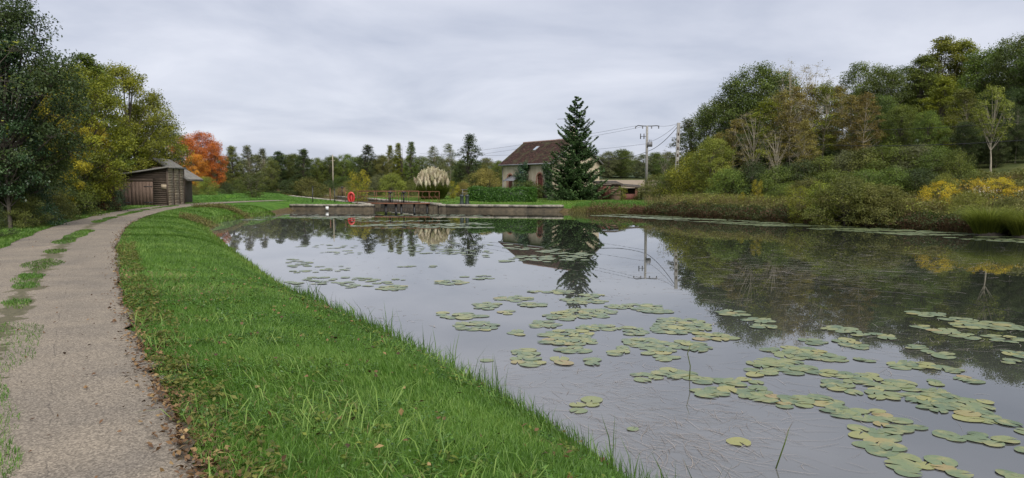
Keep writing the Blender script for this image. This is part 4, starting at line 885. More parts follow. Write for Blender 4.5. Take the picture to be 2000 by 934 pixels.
# far trees behind the lock
for k_, (u, v, y, kd, mt, w, lab) in enumerate([
    (362, 264, 108, 'broad', 'orange', 1.0, 'orange autumn tree nearest the shed roof'), (392, 257, 112, 'broad', 'orange', .95, 'tallest orange autumn tree in the row'), (418, 278, 110, 'broad', 'orange', .8, 'orange autumn tree at the right of the orange clump'),
    (380, 300, 100, 'broad', 'orange', .9, 'low orange tree with yellow tints below the orange clump'),
    (452, 284, 118, 'tall', 'olive', 1., 'grey green tree right beside the orange trees'), (482, 284, 122, 'airy', 'grey', 1.4, 'pale feathery tree behind the round lawn shrub'),
    (512, 290, 120, 'airy', 'grey', 1.3, 'second pale feathery tree right of the round shrub'), (530, 312, 112, 'broad', 'olive', .8, 'olive rounded tree beyond the lawn shrub'),
    (543, 295, 128, 'tall', 'dark', 1.2, 'dark tree in the far treeline above the open lock gate'), (570, 300, 130, 'broad', 'oak', .9, 'dense dark oak in the far treeline'), (592, 290, 126, 'tall', 'dark', 1.1, 'dark pointed tree in the far treeline'),
    (618, 308, 130, 'broad', 'green', .9, 'green tree in the far treeline left of the mast'), (645, 304, 132, 'broad', 'oak', .9, 'dark oak in the far treeline behind the mast'), (672, 312, 130, 'broad', 'green', .9, 'green tree in the far treeline right of the mast'),
    (700, 308, 124, 'broad', 'oak', .8, 'dark green tree behind the small yellow tree'), (718, 283, 112, 'airy', 'dark', 1.7, 'dark ragged topped tree above the life ring'), (745, 302, 112, 'broad', 'olive', .75, 'olive tree behind the near lock gate'),
    (762, 284, 116, 'poplar', 'light', 1., 'yellow green poplar, the shorter of the pair'), (778, 279, 117, 'poplar', 'yelgreen', 1., 'yellow green poplar in the middle of the pair'), (803, 277, 114, 'poplar', 'green', 1.1, 'green poplar left of the pampas grass'),
    (845, 285, 116, 'sparse', 'grey', 1.3, 'thin see-through tree above the pampas plumes'), (876, 280, 112, 'sparse', 'grey', 1.3, 'thin pale tree right of the pampas plumes'), (918, 262, 105, 'airy', 'dark', 1.5, 'tall dark airy tree between pampas grass and house'),
    (900, 318, 108, 'broad', 'oak', .9, 'low dark tree behind the yellow shrub'), (945, 322, 108, 'broad', 'olive', .9, 'olive bushy tree left of the house'), (975, 322, 112, 'broad', 'green', .8, 'green tree just showing behind the house corner'),
    (840, 325, 118, 'broad', 'olive', .9, 'low olive tree behind the pampas grass'), (790, 322, 120, 'broad', 'oak', .9, 'dark tree below the poplars'), (735, 318, 125, 'broad', 'dark', .9, 'dark tree behind the olive bush by the gate')]):
    tree(kd, u, v, y, mt, lab, k_, w, 'palebark' if mt in ('grey', 'light') else 'bark')
rng = np.random.default_rng(55)
for k_ in range(24):
    u = 400 + k_ * 25; tree('broad', u, 307 + rng.uniform(-7, 9), 142 + rng.uniform(-8, 8), ('oak', 'olive', 'green')[k_ % 3], f'distant green tree closing the view behind the lock, {ORD[k_]} counting away from the orange trees', k_, 1.05, group='distant trees behind the lock')
for k_ in range(14): shrub(425 + k_ * 41, 338 + (k_ * 7) % 12, 124 + (k_ * 5) % 9, ('dark', 'olive', 'oak', 'green')[k_ % 4], f'low bush under the far treeline, {ORD[k_]} counting away from the orange trees', k_, 1.5, group='low bushes under the far treeline')
for u, v, y, mt, w, lab in [(402, 345, 92, 'light', 1.0, 'yellow green shrub below the orange trees'), (376, 362, 88, 'olive', 1., 'dark shrub beside the rear shed roof'), (440, 355, 100, 'dark', 1., 'dark green shrub beyond the ditch'), (465, 352, 104, 'oak', 1., 'dark shrub behind the round lawn shrub'),
    (560, 352, 112, 'dark', 1.2, 'dark undergrowth bush behind the open gate leaf'), (600, 348, 112, 'olive', 1.2, 'olive undergrowth bush behind the thin black post'), (640, 352, 118, 'dark', 1.2, 'dark bush at the foot of the mast'),
    (736, 342, 100, 'grey', .9, 'grey green willow bush beside the small yellow tree'), (765, 340, 98, 'light', 1.0, 'olive yellow bush behind the lock gate railing'), (800, 352, 100, 'olive', 1., 'olive bush left of the pampas grass'),
    (950, 330, 98, 'brown', 1.0, 'tawny twiggy bush left of the house'), (925, 340, 98, 'olive', 1.0, 'olive bush behind the bollards'), (905, 356, 92, 'brown', .9, 'tawny low bush behind the bollards'), (682, 352, 112, 'olive', 1., 'low yellowish bush left of the small yellow tree'),
    (520, 356, 112, 'dark', 1.2, 'dark bush right of the round lawn shrub'), (860, 352, 104, 'olive', 1., 'low bush behind the pampas grass clump')]:
    shrub(u, v, y, mt, lab, int(u), w)
shrub(495, 334, 86, 'oak', 'round many stemmed shrub alone on the lawn', 1, 1.25, 'wispy', rz=2.)
tree('wispy', 700, 331, 84, 'yellow', 'small bright yellow tree behind the life ring', 0, .5, name='tree'); tree('wispy', 702, 350, 84.3, 'yelgreen', 'yellow green lower growth around the small yellow tree', 1, .7, name='shrub', cat='shrub')
shrub(884, 353, 80, 'yellow', 'yellow green upright shrub right of the pampas grass', 1, .7, 'wispy')
shrub(1216, 362, 71, 'yelgreen', 'yellow green bush in front of the outbuildings', 2, .7, 'wispy')

# the wood on the right
W_ = [(1385, 205, 80, 'broad', 'oak', .75), (1440, 152, 76, 'broad', 'oak', .8), (1482, 124, 76, 'broad', 'oak', .8), (1520, 140, 78, 'broad', 'green', .8)]
labs = ['dark oak at the left end of the hillside wood', 'dark oak stepping up behind the ochre trees', 'dark oak forming the first high crown of the wood', 'green crown between dark oak and bare topped tree']
for k_, (a_, lab) in enumerate(zip(W_, labs)): tree(a_[3], a_[0], a_[1], a_[2], a_[4], lab, k_, a_[5])
for k_, (u, v, y, kd, mt, w, lab) in enumerate([
    (1552, 118, 70, 'bare', 'brown', 1., 'bare topped grey tree breaking the skyline of the wood'), (1590, 122, 72, 'bare', 'brown', 1., 'second bare topped tree breaking the skyline'),
    (1345, 232, 84, 'airy', 'grey', 1.5, 'pale willow like tree directly behind the concrete pole'), (1300, 290, 86, 'bare', 'olive', .8, 'leafless twiggy tree left of the concrete pole'),
    (1405, 258, 66, 'sparse', 'brown', 1.5, 'ochre thin tree above the bright green bush tree'), (1440, 232, 66, 'sparse', 'brown', 1.4, 'ochre thin tree with grey twigs'), (1470, 212, 64, 'bare', 'brown', 1.1, 'grey leafless thin tree among the ochre trees'),
    (1500, 190, 64, 'sparse', 'yelgreen', 1.3, 'olive yellow slender tree below the dark oak crown'), (1530, 176, 64, 'sparse', 'brown', 1.2, 'ochre slender tree with pale straight trunk'), (1556, 168, 62, 'sparse', 'brown', 1.2, 'ochre slender tree under the bare tops'),
    (1585, 165, 63, 'sparse', 'brown', 1.2, 'ochre slender tree in the middle of the pale trunks'), (1612, 160, 62, 'sparse', 'yelgreen', 1.2, 'yellowish slender tree right of the bare tops'), (1638, 166, 62, 'sparse', 'brown', 1.2, 'ochre slender tree before the first green crowns'),
    (1665, 185, 60, 'sparse', 'brown', 1.4, 'reddish ochre thin tree beside the green crowns'), (1575, 235, 58, 'sparse', 'brown', 1.2, 'short ochre sapling in front of the pale trunks'), (1515, 250, 58, 'bare', 'brown', 1., 'short grey leafless sapling in front of the ochre trees'), (1695, 180, 58, 'sparse', 'brown', 1.3, 'rusty ochre thin tree, the last before the dense green'),
    (1690, 122, 74, 'broad', 'green', .9, 'green round crown right of the ochre trees'), (1735, 132, 70, 'broad', 'oak', .9, 'dark green crown with small notch in the skyline'), (1770, 128, 74, 'broad', 'oak', .9, 'dark green crown left of the pale green summit'),
    (1805, 108, 70, 'tall', 'green', 1.2, 'green crown climbing to the pale green summit'), (1842, 72, 72, 'tall', 'light', 1.2, 'pale green summit crown, the left of two'), (1885, 76, 72, 'tall', 'light', 1.2, 'pale green summit crown, the right of two'),
    (1925, 98, 66, 'broad', 'green', .9, 'green crown right of the pale summit'), (1962, 84, 66, 'broad', 'oak', .9, 'dark oak crown near the right edge'), (2005, 66, 62, 'broad', 'oak', .9, 'tall dark oak cut by the right edge'), (2060, 70, 58, 'broad', 'oak', 1., 'dark oak just beyond the right edge'),
    (1760, 205, 58, 'broad', 'green', .85, 'bright green rounded tree in the middle of the wood'), (1815, 215, 55, 'broad', 'green', .8, 'bright green tree above the wild shrubs'), (1845, 150, 60, 'tall', 'yelgreen', 1.2, 'yellow green tree below the pale summit'),
    (1885, 175, 56, 'sparse', 'olive', 1.8, 'tree with dead brown branches and thin olive leaves'), (1720, 185, 62, 'broad', 'oak', .85, 'dark green tree behind the ochre saplings'), (1930, 180, 62, 'broad', 'dark', .9, 'dark tree behind the pale trunked tree'),
    (1985, 170, 58, 'broad', 'dark', .9, 'dark tree at the right edge below the oak'), (1860, 240, 62, 'broad', 'dark', .8, 'shady tree deep below the yellow green tree'), (1620, 230, 70, 'broad', 'dark', .8, 'shady dark tree behind the pale slender trunks'), (1560, 240, 72, 'broad', 'dark', .8, 'shady dark tree behind the ochre saplings, left part'), (1500, 250, 72, 'broad', 'dark', .8, 'shady dark tree low behind the grey twigs'),
    (1690, 235, 66, 'broad', 'dark', .8, 'shady dark tree low behind the rusty tree'), (1450, 280, 72, 'broad', 'oak', .8, 'dark low tree behind the bright green bush tree')]):
    tree(kd, u, v, y, mt, lab, k_, w, 'palebark' if kd in ('sparse', 'bare') else 'bark')
# birch like tree with the clear pale trunk, and thin trunks beside it
SPEC['birch'] = [make_tree(190, 9, 2.0, .45, 26, 5200, .15, 'round', .13, 16, 6, .36)]
tree('birch', 1943, 168, 50, 'light', 'slim tree with clear pale trunk above the golden shrubs', 0, .9, 'palebark')
for k_, (u, v, y) in enumerate([(1900, 230, 57), (1918, 230, 55), (1962, 215, 56), (1976, 190, 54), (1988, 205, 53)]): tree('sparse', u, v, y, 'dark', f'thin pale trunk in the shade of the wood edge, {ORD[k_]} counting towards the right edge', k_, .8, 'palebark', 'thin trunks in the shade of the wood')
for k_ in range(11):
    tree('broad', 1420 + k_ * 66, 190 - k_ * 8 + (k_ % 3) * 14, 90 - k_ * 1.2, ('oak', 'dark', 'green')[k_ % 3], f'green tree at the back of the hillside wood, {ORD[k_]} counting uphill to the right', k_, 1.0, group='trees at the back of the hillside wood')
for k_ in range(24):
    tree('broad', 1440 + k_ * 26, 258 + (k_ % 3) * 9 - k_ * .6, 70 - k_ * .45 + (k_ % 4) * 1.5, 'dark', 'one of the dark understorey trees in the shade of the wood', k_, 1.1, group='shaded understorey of the wood')
for k_ in range(7): tree('broad', 1885 + k_ * 21, 236 + (k_ % 2) * 12, 52.5 + (k_ % 3) * 1.2, 'dark', f'dark low tree behind the slim pale trunk, {ORD[k_]} counting towards the right edge', k_ + 1, .9, group='dark low trees behind the pale trunk')
# shrubs climbing the slope
for k_, (u, v, y, mt, w, lab, kd) in enumerate([
    (1392, 268, 62, 'light', 1.0, 'large bright green bush tree right of the concrete pole', 'broad'), (1362, 300, 66, 'yelgreen', .9, 'yellow green bush at the foot of the concrete pole', 'shrub'), (1285, 340, 78, 'olive', 1.1, 'olive bush growing round the power pole', 'shrub'), (1310, 335, 74, 'green', 1., 'green bush between the two poles', 'shrub'),
    (1335, 322, 72, 'light', .9, 'light green bush under the concrete pole', 'shrub'), (1262, 362, 74, 'olive', 1.2, 'low olive bush right of the lean-to', 'shrub'), (1425, 330, 56, 'green', 1., 'green bush below the bright bush tree', 'shrub'), (1470, 318, 56, 'dark', 1., 'dark bush under the grey twigs', 'shrub'),
    (1520, 325, 54, 'green', 1., 'green bush under the ochre trees', 'shrub'), (1565, 315, 54, 'dark', 1., 'dark bush at the foot of the pale trunks', 'shrub'), (1610, 305, 54, 'green', 1., 'green bush beneath the pale trunks', 'shrub'), (1655, 298, 53, 'grey', 1., 'greyish bush at the crest of the slope', 'shrub'),
    (1700, 290, 52, 'olive', 1.1, 'olive bush at the crest of the slope', 'shrub'), (1745, 284, 51, 'green', 1.1, 'green bush at the crest below the dense wood', 'shrub'), (1790, 282, 50, 'grey', 1.1, 'grey green bush in the top of the thicket', 'shrub'), (1832, 288, 48, 'green', 1.1, 'green bush near the lawn gap', 'shrub'),
    (1872, 292, 46, 'green', .7, 'upright green bush left of the lawn gap', 'shrub'), (1630, 335, 48, 'green', 1.2, 'leafy green bush half way up the slope', 'shrub'), (1690, 330, 47, 'green', 1.2, 'broad leafy bush half way up the slope', 'shrub'), (1745, 328, 45, 'green', 1.2, 'deep green bush in the middle of the thicket', 'shrub'),
    (1800, 330, 44, 'dark', 1.1, 'dark green bush behind the golden weeds', 'shrub'), (1580, 350, 48, 'olive', 1.2, 'olive bush low on the slope', 'shrub'), (1530, 358, 50, 'green', 1.2, 'green bush low on the slope left of the yellow saplings', 'shrub'), (1845, 340, 42, 'light', .8, 'light green bush beside the golden weeds', 'shrub'),
    (1480, 350, 51, 'yellow', .42, 'yellow sapling near the waterside, left', 'wispy'), (1450, 374, 51, 'yellow', .45, 'small yellow sapling left of the taller yellow one', 'wispy'), (1615, 350, 42, 'yelgreen', .9, 'yellow green sapling in the middle of the bank', 'wispy'), (1565, 362, 44, 'yelgreen', .9, 'yellow green sapling left of the middle of the bank', 'wispy'),
    (1660, 345, 41, 'olive', 1., 'olive bush on the low bank', 'shrub'), (1690, 352, 41, 'light', .8, 'light green sapling on the low bank', 'wispy'), (1720, 360, 40, 'olive', 1.2, 'olive bush above the dark waterside weeds', 'shrub'), (1838, 352, 40, 'gold', 1.1, 'golden yellow weed clump below the green thicket', 'wispy'),
    (1910, 348, 41, 'gold', .6, 'small golden weed clump left of the lawn gap', 'wispy'), (1955, 345, 41, 'gold', 1.2, 'tall golden weed clump below the pale trunk', 'wispy'), (1990, 362, 40, 'gold', 1.4, 'golden weed clump near the right edge', 'wispy'), (1970, 385, 36.5, 'olive', 1.3, 'sprawling olive bramble near the right edge', 'shrub'),
    (1890, 375, 37.5, 'light', 1.2, 'light green bramble above the sedge tussock', 'shrub'), (1995, 330, 46, 'olive', 1., 'olive bush on the upper right edge', 'shrub'), (1405, 372, 56, 'olive', 1.3, 'olive low bush by the waterside left of the yellow saplings', 'shrub'), (1345, 375, 62, 'green', 1.3, 'green low bush by the waterside under the poles', 'shrub')]):
    tree(kd, u, v, y, mt, lab, k_, w, 'bark', None, 'tree' if kd == 'broad' else 'shrub', 'tree' if kd == 'broad' else 'shrub')

# ------------------------------------------------------------------ spruce
def spruce(loc, h, rad, label):
    rng = np.random.default_rng(207); t = empty('spruce_tree', loc); tag(t, label, 'tree'); tb, nb = MB(), MB()
    tb.tube([(0, 0, -.3), (.03, 0, h * .5), (0, .02, h)], [.17, .09, .012], 8); z = .25; PP, TT, DD = [], [], []
    while z < h * .985:
        f = z / h; L0 = rad * (1 - f) ** .72 * (1 + .12 * math.sin(z * 2.3)) + .08; nb_ = int(4 + 6 * (1 - f))
        for k in range(nb_):
            a = rng.uniform(0, 6.283); L = L0 * rng.uniform(.45, 1.2); d = np.array([math.cos(a), math.sin(a), 0]); el = -.30 + .62 * f + rng.normal(0, .1)
            s = np.linspace(0, 1, 7); P = np.array([0, 0, z]) + d * (L * s)[:, None] + np.array([0, 0, 1]) * (L * (el * s + .28 * s ** 2.4 - .10 * np.sin(s * 3.14)))[:, None]
            tb.tube(P, np.linspace(.03 * (1 - f) + .008, .004, 7), 4, cap=False)
            n = int(36 + 190 * L / rad); q = rng.uniform(.12, 1, n) ** .8; B = np.array([np.interp(q, s, P[:, j]) for j in range(3)]).T
            side = np.array([-d[1], d[0], 0]) * (rng.normal(0, .17, n) * L * (1.12 - q))[:, None]; hang = np.c_[np.zeros((n, 2)), -np.abs(rng.normal(0, .09, n)) * (1 - f)]
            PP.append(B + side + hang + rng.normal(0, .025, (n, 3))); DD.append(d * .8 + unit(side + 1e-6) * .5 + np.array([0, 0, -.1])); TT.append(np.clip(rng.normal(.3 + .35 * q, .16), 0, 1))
        z += .15 + .10 * f
    P, D, T = np.vstack(PP), unit(np.vstack(DD)), np.concatenate(TT); n = len(P); L = rng.uniform(.16, .32, n)[:, None]; W = rng.uniform(.035, .07, n)[:, None]
    S = unit(np.cross(D, np.array([0, 0, 1.0]) + rng.normal(0, .5, (n, 3)))); D = unit(D + rng.normal(0, .3, (n, 3)))
    nb.add(np.stack([P - D * L / 2, P + S * W, P + D * L / 2, P - S * W], 1).reshape(-1, 3), np.arange(4 * n).reshape(-1, 4), tint=np.repeat(T, 4))
    tb.build('trunk', M['bark'], t); nb.build('crown', M['spruce'], t)
sp_ = at(1127, 188, 73.5); spruce((sp_.x, 73.5, tz(sp_.x, 73.5)), sp_.z - tz(sp_.x, 73.5), 3.5, 'tall dark spruce standing in front of the house gable')

# ------------------------------------------------------------------ laurel hedge
def leaf_box(b, lo, hi, n, size, rng, rx=.5):
    lo, hi = np.array(lo), np.array(hi); P = rng.uniform(0, 1, (n, 3)); ax = rng.integers(0, 5, n); nn = rng.normal(0, .45, (n, 3))
    for k, (d, v) in enumerate(((0, 0), (0, 1), (1, 0), (1, 1), (2, 1))):
        s = ax == k; P[s, d] = v + (1 if v == 0 else -1) * np.abs(rng.normal(0, .05, s.sum())) ; nn[s, d] += (-1, 1)[v]
    P = lo + P * (hi - lo) + rng.normal(0, .07, (n, 3)); P[:, 2] += (P[:, 2] > .8 * hi[2]) * .1 * np.sin(P[:, 0] * 2.1) * np.sin(P[:, 0] * .9 + 1); L = size * rng.uniform(.6, 1.3, n)
    b.leaves(P, nn, L, L * .45, rng, np.clip(rng.normal(.5, .25, n), 0, 1))
rng = np.random.default_rng(210)
h0 = np.array(at(914, 396, 67.6)[:2]); h1 = np.array(at(1041, 396, 65.6)[:2]); hl = np.linalg.norm(h1 - h0); hd = empty('hedge', v3(h0, tz(*h0)), math.atan2(*(h1 - h0)[::-1])); tag(hd, 'clipped bright green laurel hedge in front of the house', 'hedge')
b = MB(); leaf_box(b, (0, 0, .0), (hl, 1.1, 1.2), 15000, .13, rng); b.build('foliage', M['laurel'], hd)
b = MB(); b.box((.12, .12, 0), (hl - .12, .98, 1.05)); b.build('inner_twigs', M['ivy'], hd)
# climbing plants on the house front, with leaves standing off the wall
def climber(label, blobs, mat, seed, n, size=.13):
    rng = np.random.default_rng(seed); t = empty('climbing_plant', (HX, HY, HG - .1), math.atan2(.56, .829)); tag(t, label, 'climbing plant'); b, s = MB(), MB()
    for (x, y, z, rx, ry, rz_) in blobs:
        k = int(n * ry * rz_); d = unit(rng.normal(size=(k, 3))); r = rng.uniform(.3, 1, (k, 1)) ** .45; P = np.array([x, y, z]) + d * r * np.array([rx, ry, rz_]) * (1 + .2 * np.sin(5 * d[:, :1] + 7 * d[:, 2:])); o = P[:, 0] < -.03
        P, d = P[o], d[o]; b.leaves(P, d + np.array([-.6, 0, .4]) + rng.normal(0, .5, P.shape), size * rng.uniform(.6, 1.3, len(P)), size * .7, rng, np.clip(rng.normal(.45, .22, len(P)), 0, 1))
        s.tube([(-.06, y, -.2), (-.08, y + .2, z * .6), (-.1, y, z)], [.035, .025, .012], 5)
    s.build('stem', M['bark'], t); b.build('foliage', M[mat], t)
climber('dark ivy climbing the middle of the house front up to the eave', [(-.5, 5.1, 2.6, .8, 1.0, .95), (-.25, 4.6, 3.5, .35, .5, .6), (-.25, 5.6, 3.5, .3, .35, .5), (-.4, 4.2, 3.5, .3, .3, .5), (-.7, 4.2, 1.4, .8, .8, .8)], 'ivy', 211, 1500)
climber('green climbing shrub along the foot of the house front', [(-1.1, 4.6, 1.1, .9, 1.3, .8), (-.9, 2.9, .9, .9, 1.1, .95), (-.9, 1.3, .7, .7, .9, .9), (-.7, 3.4, 1.5, .5, .8, .5)], 'oak', 212, 1300)
climber('ivy climbing the house corner beside the spruce', [(-.3, .4, 2.6, .45, .7, 1.2), (-.3, .2, 1.2, .5, .6, 1.0), (-.4, .7, 3.4, .4, .6, .5)], 'ivy', 213, 1500)

# ------------------------------------------------------------------ pampas grass
pa = at(845, 392, 78); pg = empty('pampas_grass', (pa.x, 78, tz(pa.x, 78) - .05)); tag(pg, 'big pampas grass clump with cream feather plumes by the lock', 'pampas grass')
rng = np.random.default_rng(220); n = 4200; a = rng.uniform(0, 6.283, n); r = 1.15 * np.sqrt(rng.uniform(0, 1, n)); b = MB()
b.blades(np.c_[r * np.cos(a), r * np.sin(a), np.zeros(n)], rng.uniform(1.3, 2.3, n), rng.uniform(.025, .04, n), np.c_[np.cos(a), np.sin(a)], rng.uniform(.25, 1.0, n), rng, np.clip(rng.normal(.4, .2, n), 0, 1)); b.build('leaves', M['green'], pg)
def plume_mesh(seed):
    rng = np.random.default_rng(seed); b = MB(); n = 110; q = rng.uniform(0, 1, n); rr = .10 * np.sin(np.clip(q * 1.05 + .06, 0, 1) * math.pi) ** .7 + .01; a = rng.uniform(0, 6.283, n)
    P = np.c_[rr * np.cos(a) * .8, rr * np.sin(a) * .8, q * .75]; D = unit(np.c_[np.cos(a) * .35, np.sin(a) * .35, np.ones(n)]); S = np.c_[-np.sin(a), np.cos(a), 0 * a] * .035
    b.add(np.stack([P - D * .09, P + S, P + D * .11, P - S], 1).reshape(-1, 3), np.arange(4 * n).reshape(-1, 4), tint=np.repeat(np.clip(rng.normal(.5, .2, n), 0, 1), 4)); b.tube([(0, 0, -.45), (0, 0, .05)], .010, 4, .1)
    me = b.mesh('plume'); me.materials.append(M['plume']); return me
PLM = [plume_mesh(k) for k in range(3)]
for k_ in range(84):
    a = k_ * 2.39996; q = math.sqrt((k_ + .5) / 84); rr = 1.75 * q; o = bpy.data.objects.new('plume', PLM[k_ % 3]); C.objects.link(o); o.parent = pg
    o.location = (rr * math.cos(a), rr * math.sin(a) * .9, 2.55 - 1.15 * q ** 2.6 + rng.uniform(-.12, .15)); o.rotation_euler = (-.45 * q * math.sin(a), .45 * q * math.cos(a), rng.uniform(0, 6)); o.scale = (1.6, 1.6, rng.uniform(.85, 1.2))

# ------------------------------------------------------------------ right bank: weeds, sedge
def along(line, n, smin, smax, rng, sgn=1, lo=0.0, hi=1.0):
    L = np.cumsum(np.r_[0, np.hypot(*np.diff(line, axis=0).T)]); q = rng.uniform(lo, hi, n) * L[-1]; P = np.c_[np.interp(q, L, line[:, 0]), np.interp(q, L, line[:, 1])]
    T = np.c_[np.interp(q, L, np.gradient(line[:, 0], L)), np.interp(q, L, np.gradient(line[:, 1], L))]; T = unit(T); return P + np.c_[-T[:, 1], T[:, 0]] * (sgn * rng.uniform(smin, smax, n))[:, None], q / L[-1]
sh_r = shore_right[:51]
def weeds(label, n, smin, smax, hgt, mat, seed, lo, hi, blade=True, size=.07, thr=-9, name='weeds', w=.012):
    rng = np.random.default_rng(seed); P, q = along(sh_r, n, smin, smax, rng, 1, lo, hi)
    nz = wob(P[:, 0] * 1.9 + seed, P[:, 1] * 1.9); k = nz > thr; P, nz = P[k], nz[k]; z = np.maximum(terrain(P[:, 0], P[:, 1]), -.05); m_ = len(P); H = hgt * (.45 + .9 * np.clip(.5 + nz, 0, 1)); b = MB(); t = np.clip(rng.normal(.45, .2, m_) + nz * .15, 0, 1)
    if blade: a = rng.uniform(0, 6.283, m_); b.blades(np.c_[P, z], H * rng.uniform(.6, 1.2, m_), np.full(m_, w) * rng.uniform(.7, 1.5, m_), np.c_[np.cos(a), np.sin(a)], rng.uniform(.1, .8, m_), rng, t)
    else: L = size * rng.uniform(.6, 1.4, m_); b.leaves(np.c_[P, z + H * rng.uniform(0, 1, m_) ** .7], np.array([0, 0, .7]) + rng.normal(0, .7, (m_, 3)), L, L * .55, rng, t)
    tag(b.build(name, M[mat]), label, 'weeds', kind='stuff')
weeds('rust brown dying weeds overhanging the water on the right bank', 17000, -.15, .6, .5, 'rust', 301, .16, 1, True, .1, -.1, w=.02)
weeds('tawny grass fringe overhanging the right bank', 16000, -.15, .7, .26, 'weed', 311, .0, 1, w=.018)
weeds('leafy weeds coloured dark for shade at the waterline of the right bank', 30000, -.25, .9, .6, 'dark', 302, .2, 1, False, .09)  # shade of the undercut bank put into the leaf colour
weeds('rusty leafy weeds at the waterline of the right bank', 16000, -.25, .7, .6, 'rust', 303, .05, 1, False, .08)
weeds('olive brown herb growth along the right bank', 46000, .7, 5.5, .7, 'weed', 304, .18, 1, False, .09)
weeds('green leafy herb growth along the right bank', 40000, .6, 6, .7, 'light', 305, .22, 1, False, .10, .03)
weeds('tall tawny grasses on the right bank', 22000, .5, 6, .85, 'drygrass', 306, .16, 1, True, .1, .0)
weeds('green grass patches on the right bank', 30000, .4, 4, .3, 'grass', 307, .0, 1, True, .1, -.1, 'grass', .016)
weeds('golden yellow weeds sprinkled on the right slope', 7000, 4, 9, 1.1, 'gold', 312, .72, 1, False, .08, .12)
weeds('pale cream flowering weeds below the golden clumps', 9000, 3.5, 8, .9, 'plume', 308, .78, 1, False, .06, .08)
weeds('rough herbs and nettles covering the slope', 60000, 4.5, 14, .8, 'olive', 309, .25, 1, False, .13)
weeds('tawny meadow grass on the slope', 26000, 4, 14, .7, 'drygrass', 310, .7, 1, True, .1, -.05, w=.02)
for u, v, y, sc_, lab in ((1932, 457, 33.6, 1.0, 'large fountain shaped green sedge tussock at the water edge'), (2008, 460, 32.4, .85, 'second sedge tussock cut by the right edge')):
    a0 = at(u, v, y); t = empty('sedge_tussock', (a0.x, a0.y, max(0, tz(a0.x, a0.y)) - .05)); tag(t, lab, 'sedge'); rng = np.random.default_rng(int(u)); n = 2400; a = rng.uniform(0, 6.283, n); r = .55 * np.sqrt(rng.uniform(0, 1, n)); b = MB()
    b.blades(np.c_[r * np.cos(a), r * np.sin(a) * .7, np.zeros(n)], rng.uniform(1.1, 1.9, n) * sc_, rng.uniform(.012, .022, n), np.c_[np.cos(a), np.sin(a)], rng.uniform(.3, 1.15, n), rng, np.clip(rng.normal(.35, .25, n), 0, 1)); b.build('leaves', M['light'], t)
    b = MB(); b.lathe([(.0, .35), (.35, .3), (.6, .1), (.7, -.2)], n=10); b.build('root_mound', M['bark'], t)
# dry verge weeds under the left shrubs, and the scrubby edge of the ditch
def weed_patch(label, cx, cy, rx, ry, n, hgt, mat, seed, blade=True, size=.08, name='weeds', w=.014):
    rng = np.random.default_rng(seed); a = rng.uniform(0, 6.283, n); r = np.sqrt(rng.uniform(0, 1, n)); P = np.c_[cx + rx * r * np.cos(a), cy + ry * r * np.sin(a)]; z = terrain(P[:, 0], P[:, 1]); b = MB(); t = np.clip(rng.normal(.45, .2, n), 0, 1)
    a = rng.uniform(0, 6.283, n); H = hgt * rng.uniform(.5, 1.2, n)
    if blade: b.blades(np.c_[P, z], H, np.full(n, w), np.c_[np.cos(a), np.sin(a)], rng.uniform(.1, .8, n), rng, t)
    else: b.leaves(np.c_[P, z + H * rng.uniform(0, 1, n)], np.array([0, 0, .7]) + rng.normal(0, .6, (n, 3)), size * rng.uniform(.6, 1.4, n), np.full(n, size * .6), rng, t)
    tag(b.build(name, M[mat]), label, 'weeds', kind='stuff')
P_ = px(470, 424, .1); weed_patch('brown trailing weeds on the far tip of the bank', P_[0] - .3, P_[1] + .35, 3.2, .55, 5000, .3, 'weed', 320, False, .08)
P_ = px(418, 440, .1); weed_patch('dull weeds hanging over the bank where it bends', P_[0] - .2, P_[1] + .6, .8, 4.0, 6000, .3, 'weed', 321, False, .07)
P_ = px(600, 385, .7); weed_patch('tawny reed patch beyond the thin black posts', P_[0], P_[1] + 14, 3, 3, 2500, 1.5, 'drygrass', 322, w=.03)
vl = (edge_l + np.c_[-tang[:, 1], tang[:, 0]] * 2.6); vl = vl[(vl[:, 1] > 14) & (vl[:, 1] < 52)]; rng = np.random.default_rng(323); Pq, _ = along(vl, 15000, -.7, .8, rng)
b = MB(); a = rng.uniform(0, 6.283, len(Pq)); b.blades(np.c_[Pq, terrain(Pq[:, 0], Pq[:, 1])], rng.uniform(.15, .55, len(Pq)), np.full(len(Pq), .014), np.c_[np.cos(a), np.sin(a)], rng.uniform(.2, .9, len(Pq)), rng, np.clip(rng.normal(.4, .2, len(Pq)), 0, 1)); tag(b.build('weeds', M['weed']), 'dry weeds where the verge meets the brambles', 'weeds', kind='stuff')

# ------------------------------------------------------------------ water lilies
m, nt, n, l, p = nodes('lily_pad'); oc = objco(nt); gp = geopos(nt); oi = n.new('ShaderNodeObjectInfo')
base = ramp(nt, oi.outputs['Random'], [(0, (.085, .125, .06)), (.55, (.125, .165, .075)), (.8, (.165, .19, .07)), (.95, (.235, .23, .07)), (1, (.24, .17, .075))])
c = mixc(nt, ramp(nt, noise(nt, 6, 5, gp, .65), [(.48, (0, 0, 0)), (.66, (1, 1, 1))]), base, (.22, .215, .085))
c = mixc(nt, ramp(nt, noise(nt, 16, 5, gp, .75), [(.60, (0, 0, 0)), (.68, (1, 1, 1))]), c, (.06, .06, .025))
l.new(c, p.inputs['Base Color']); p.inputs['Roughness'].default_value = .36; p.inputs['Specular IOR Level'].default_value = .6; p.inputs['IOR'].default_value = 1.45
bump(nt, noise(nt, 12, 3, gp), p, .3, .01); M['pad'] = m
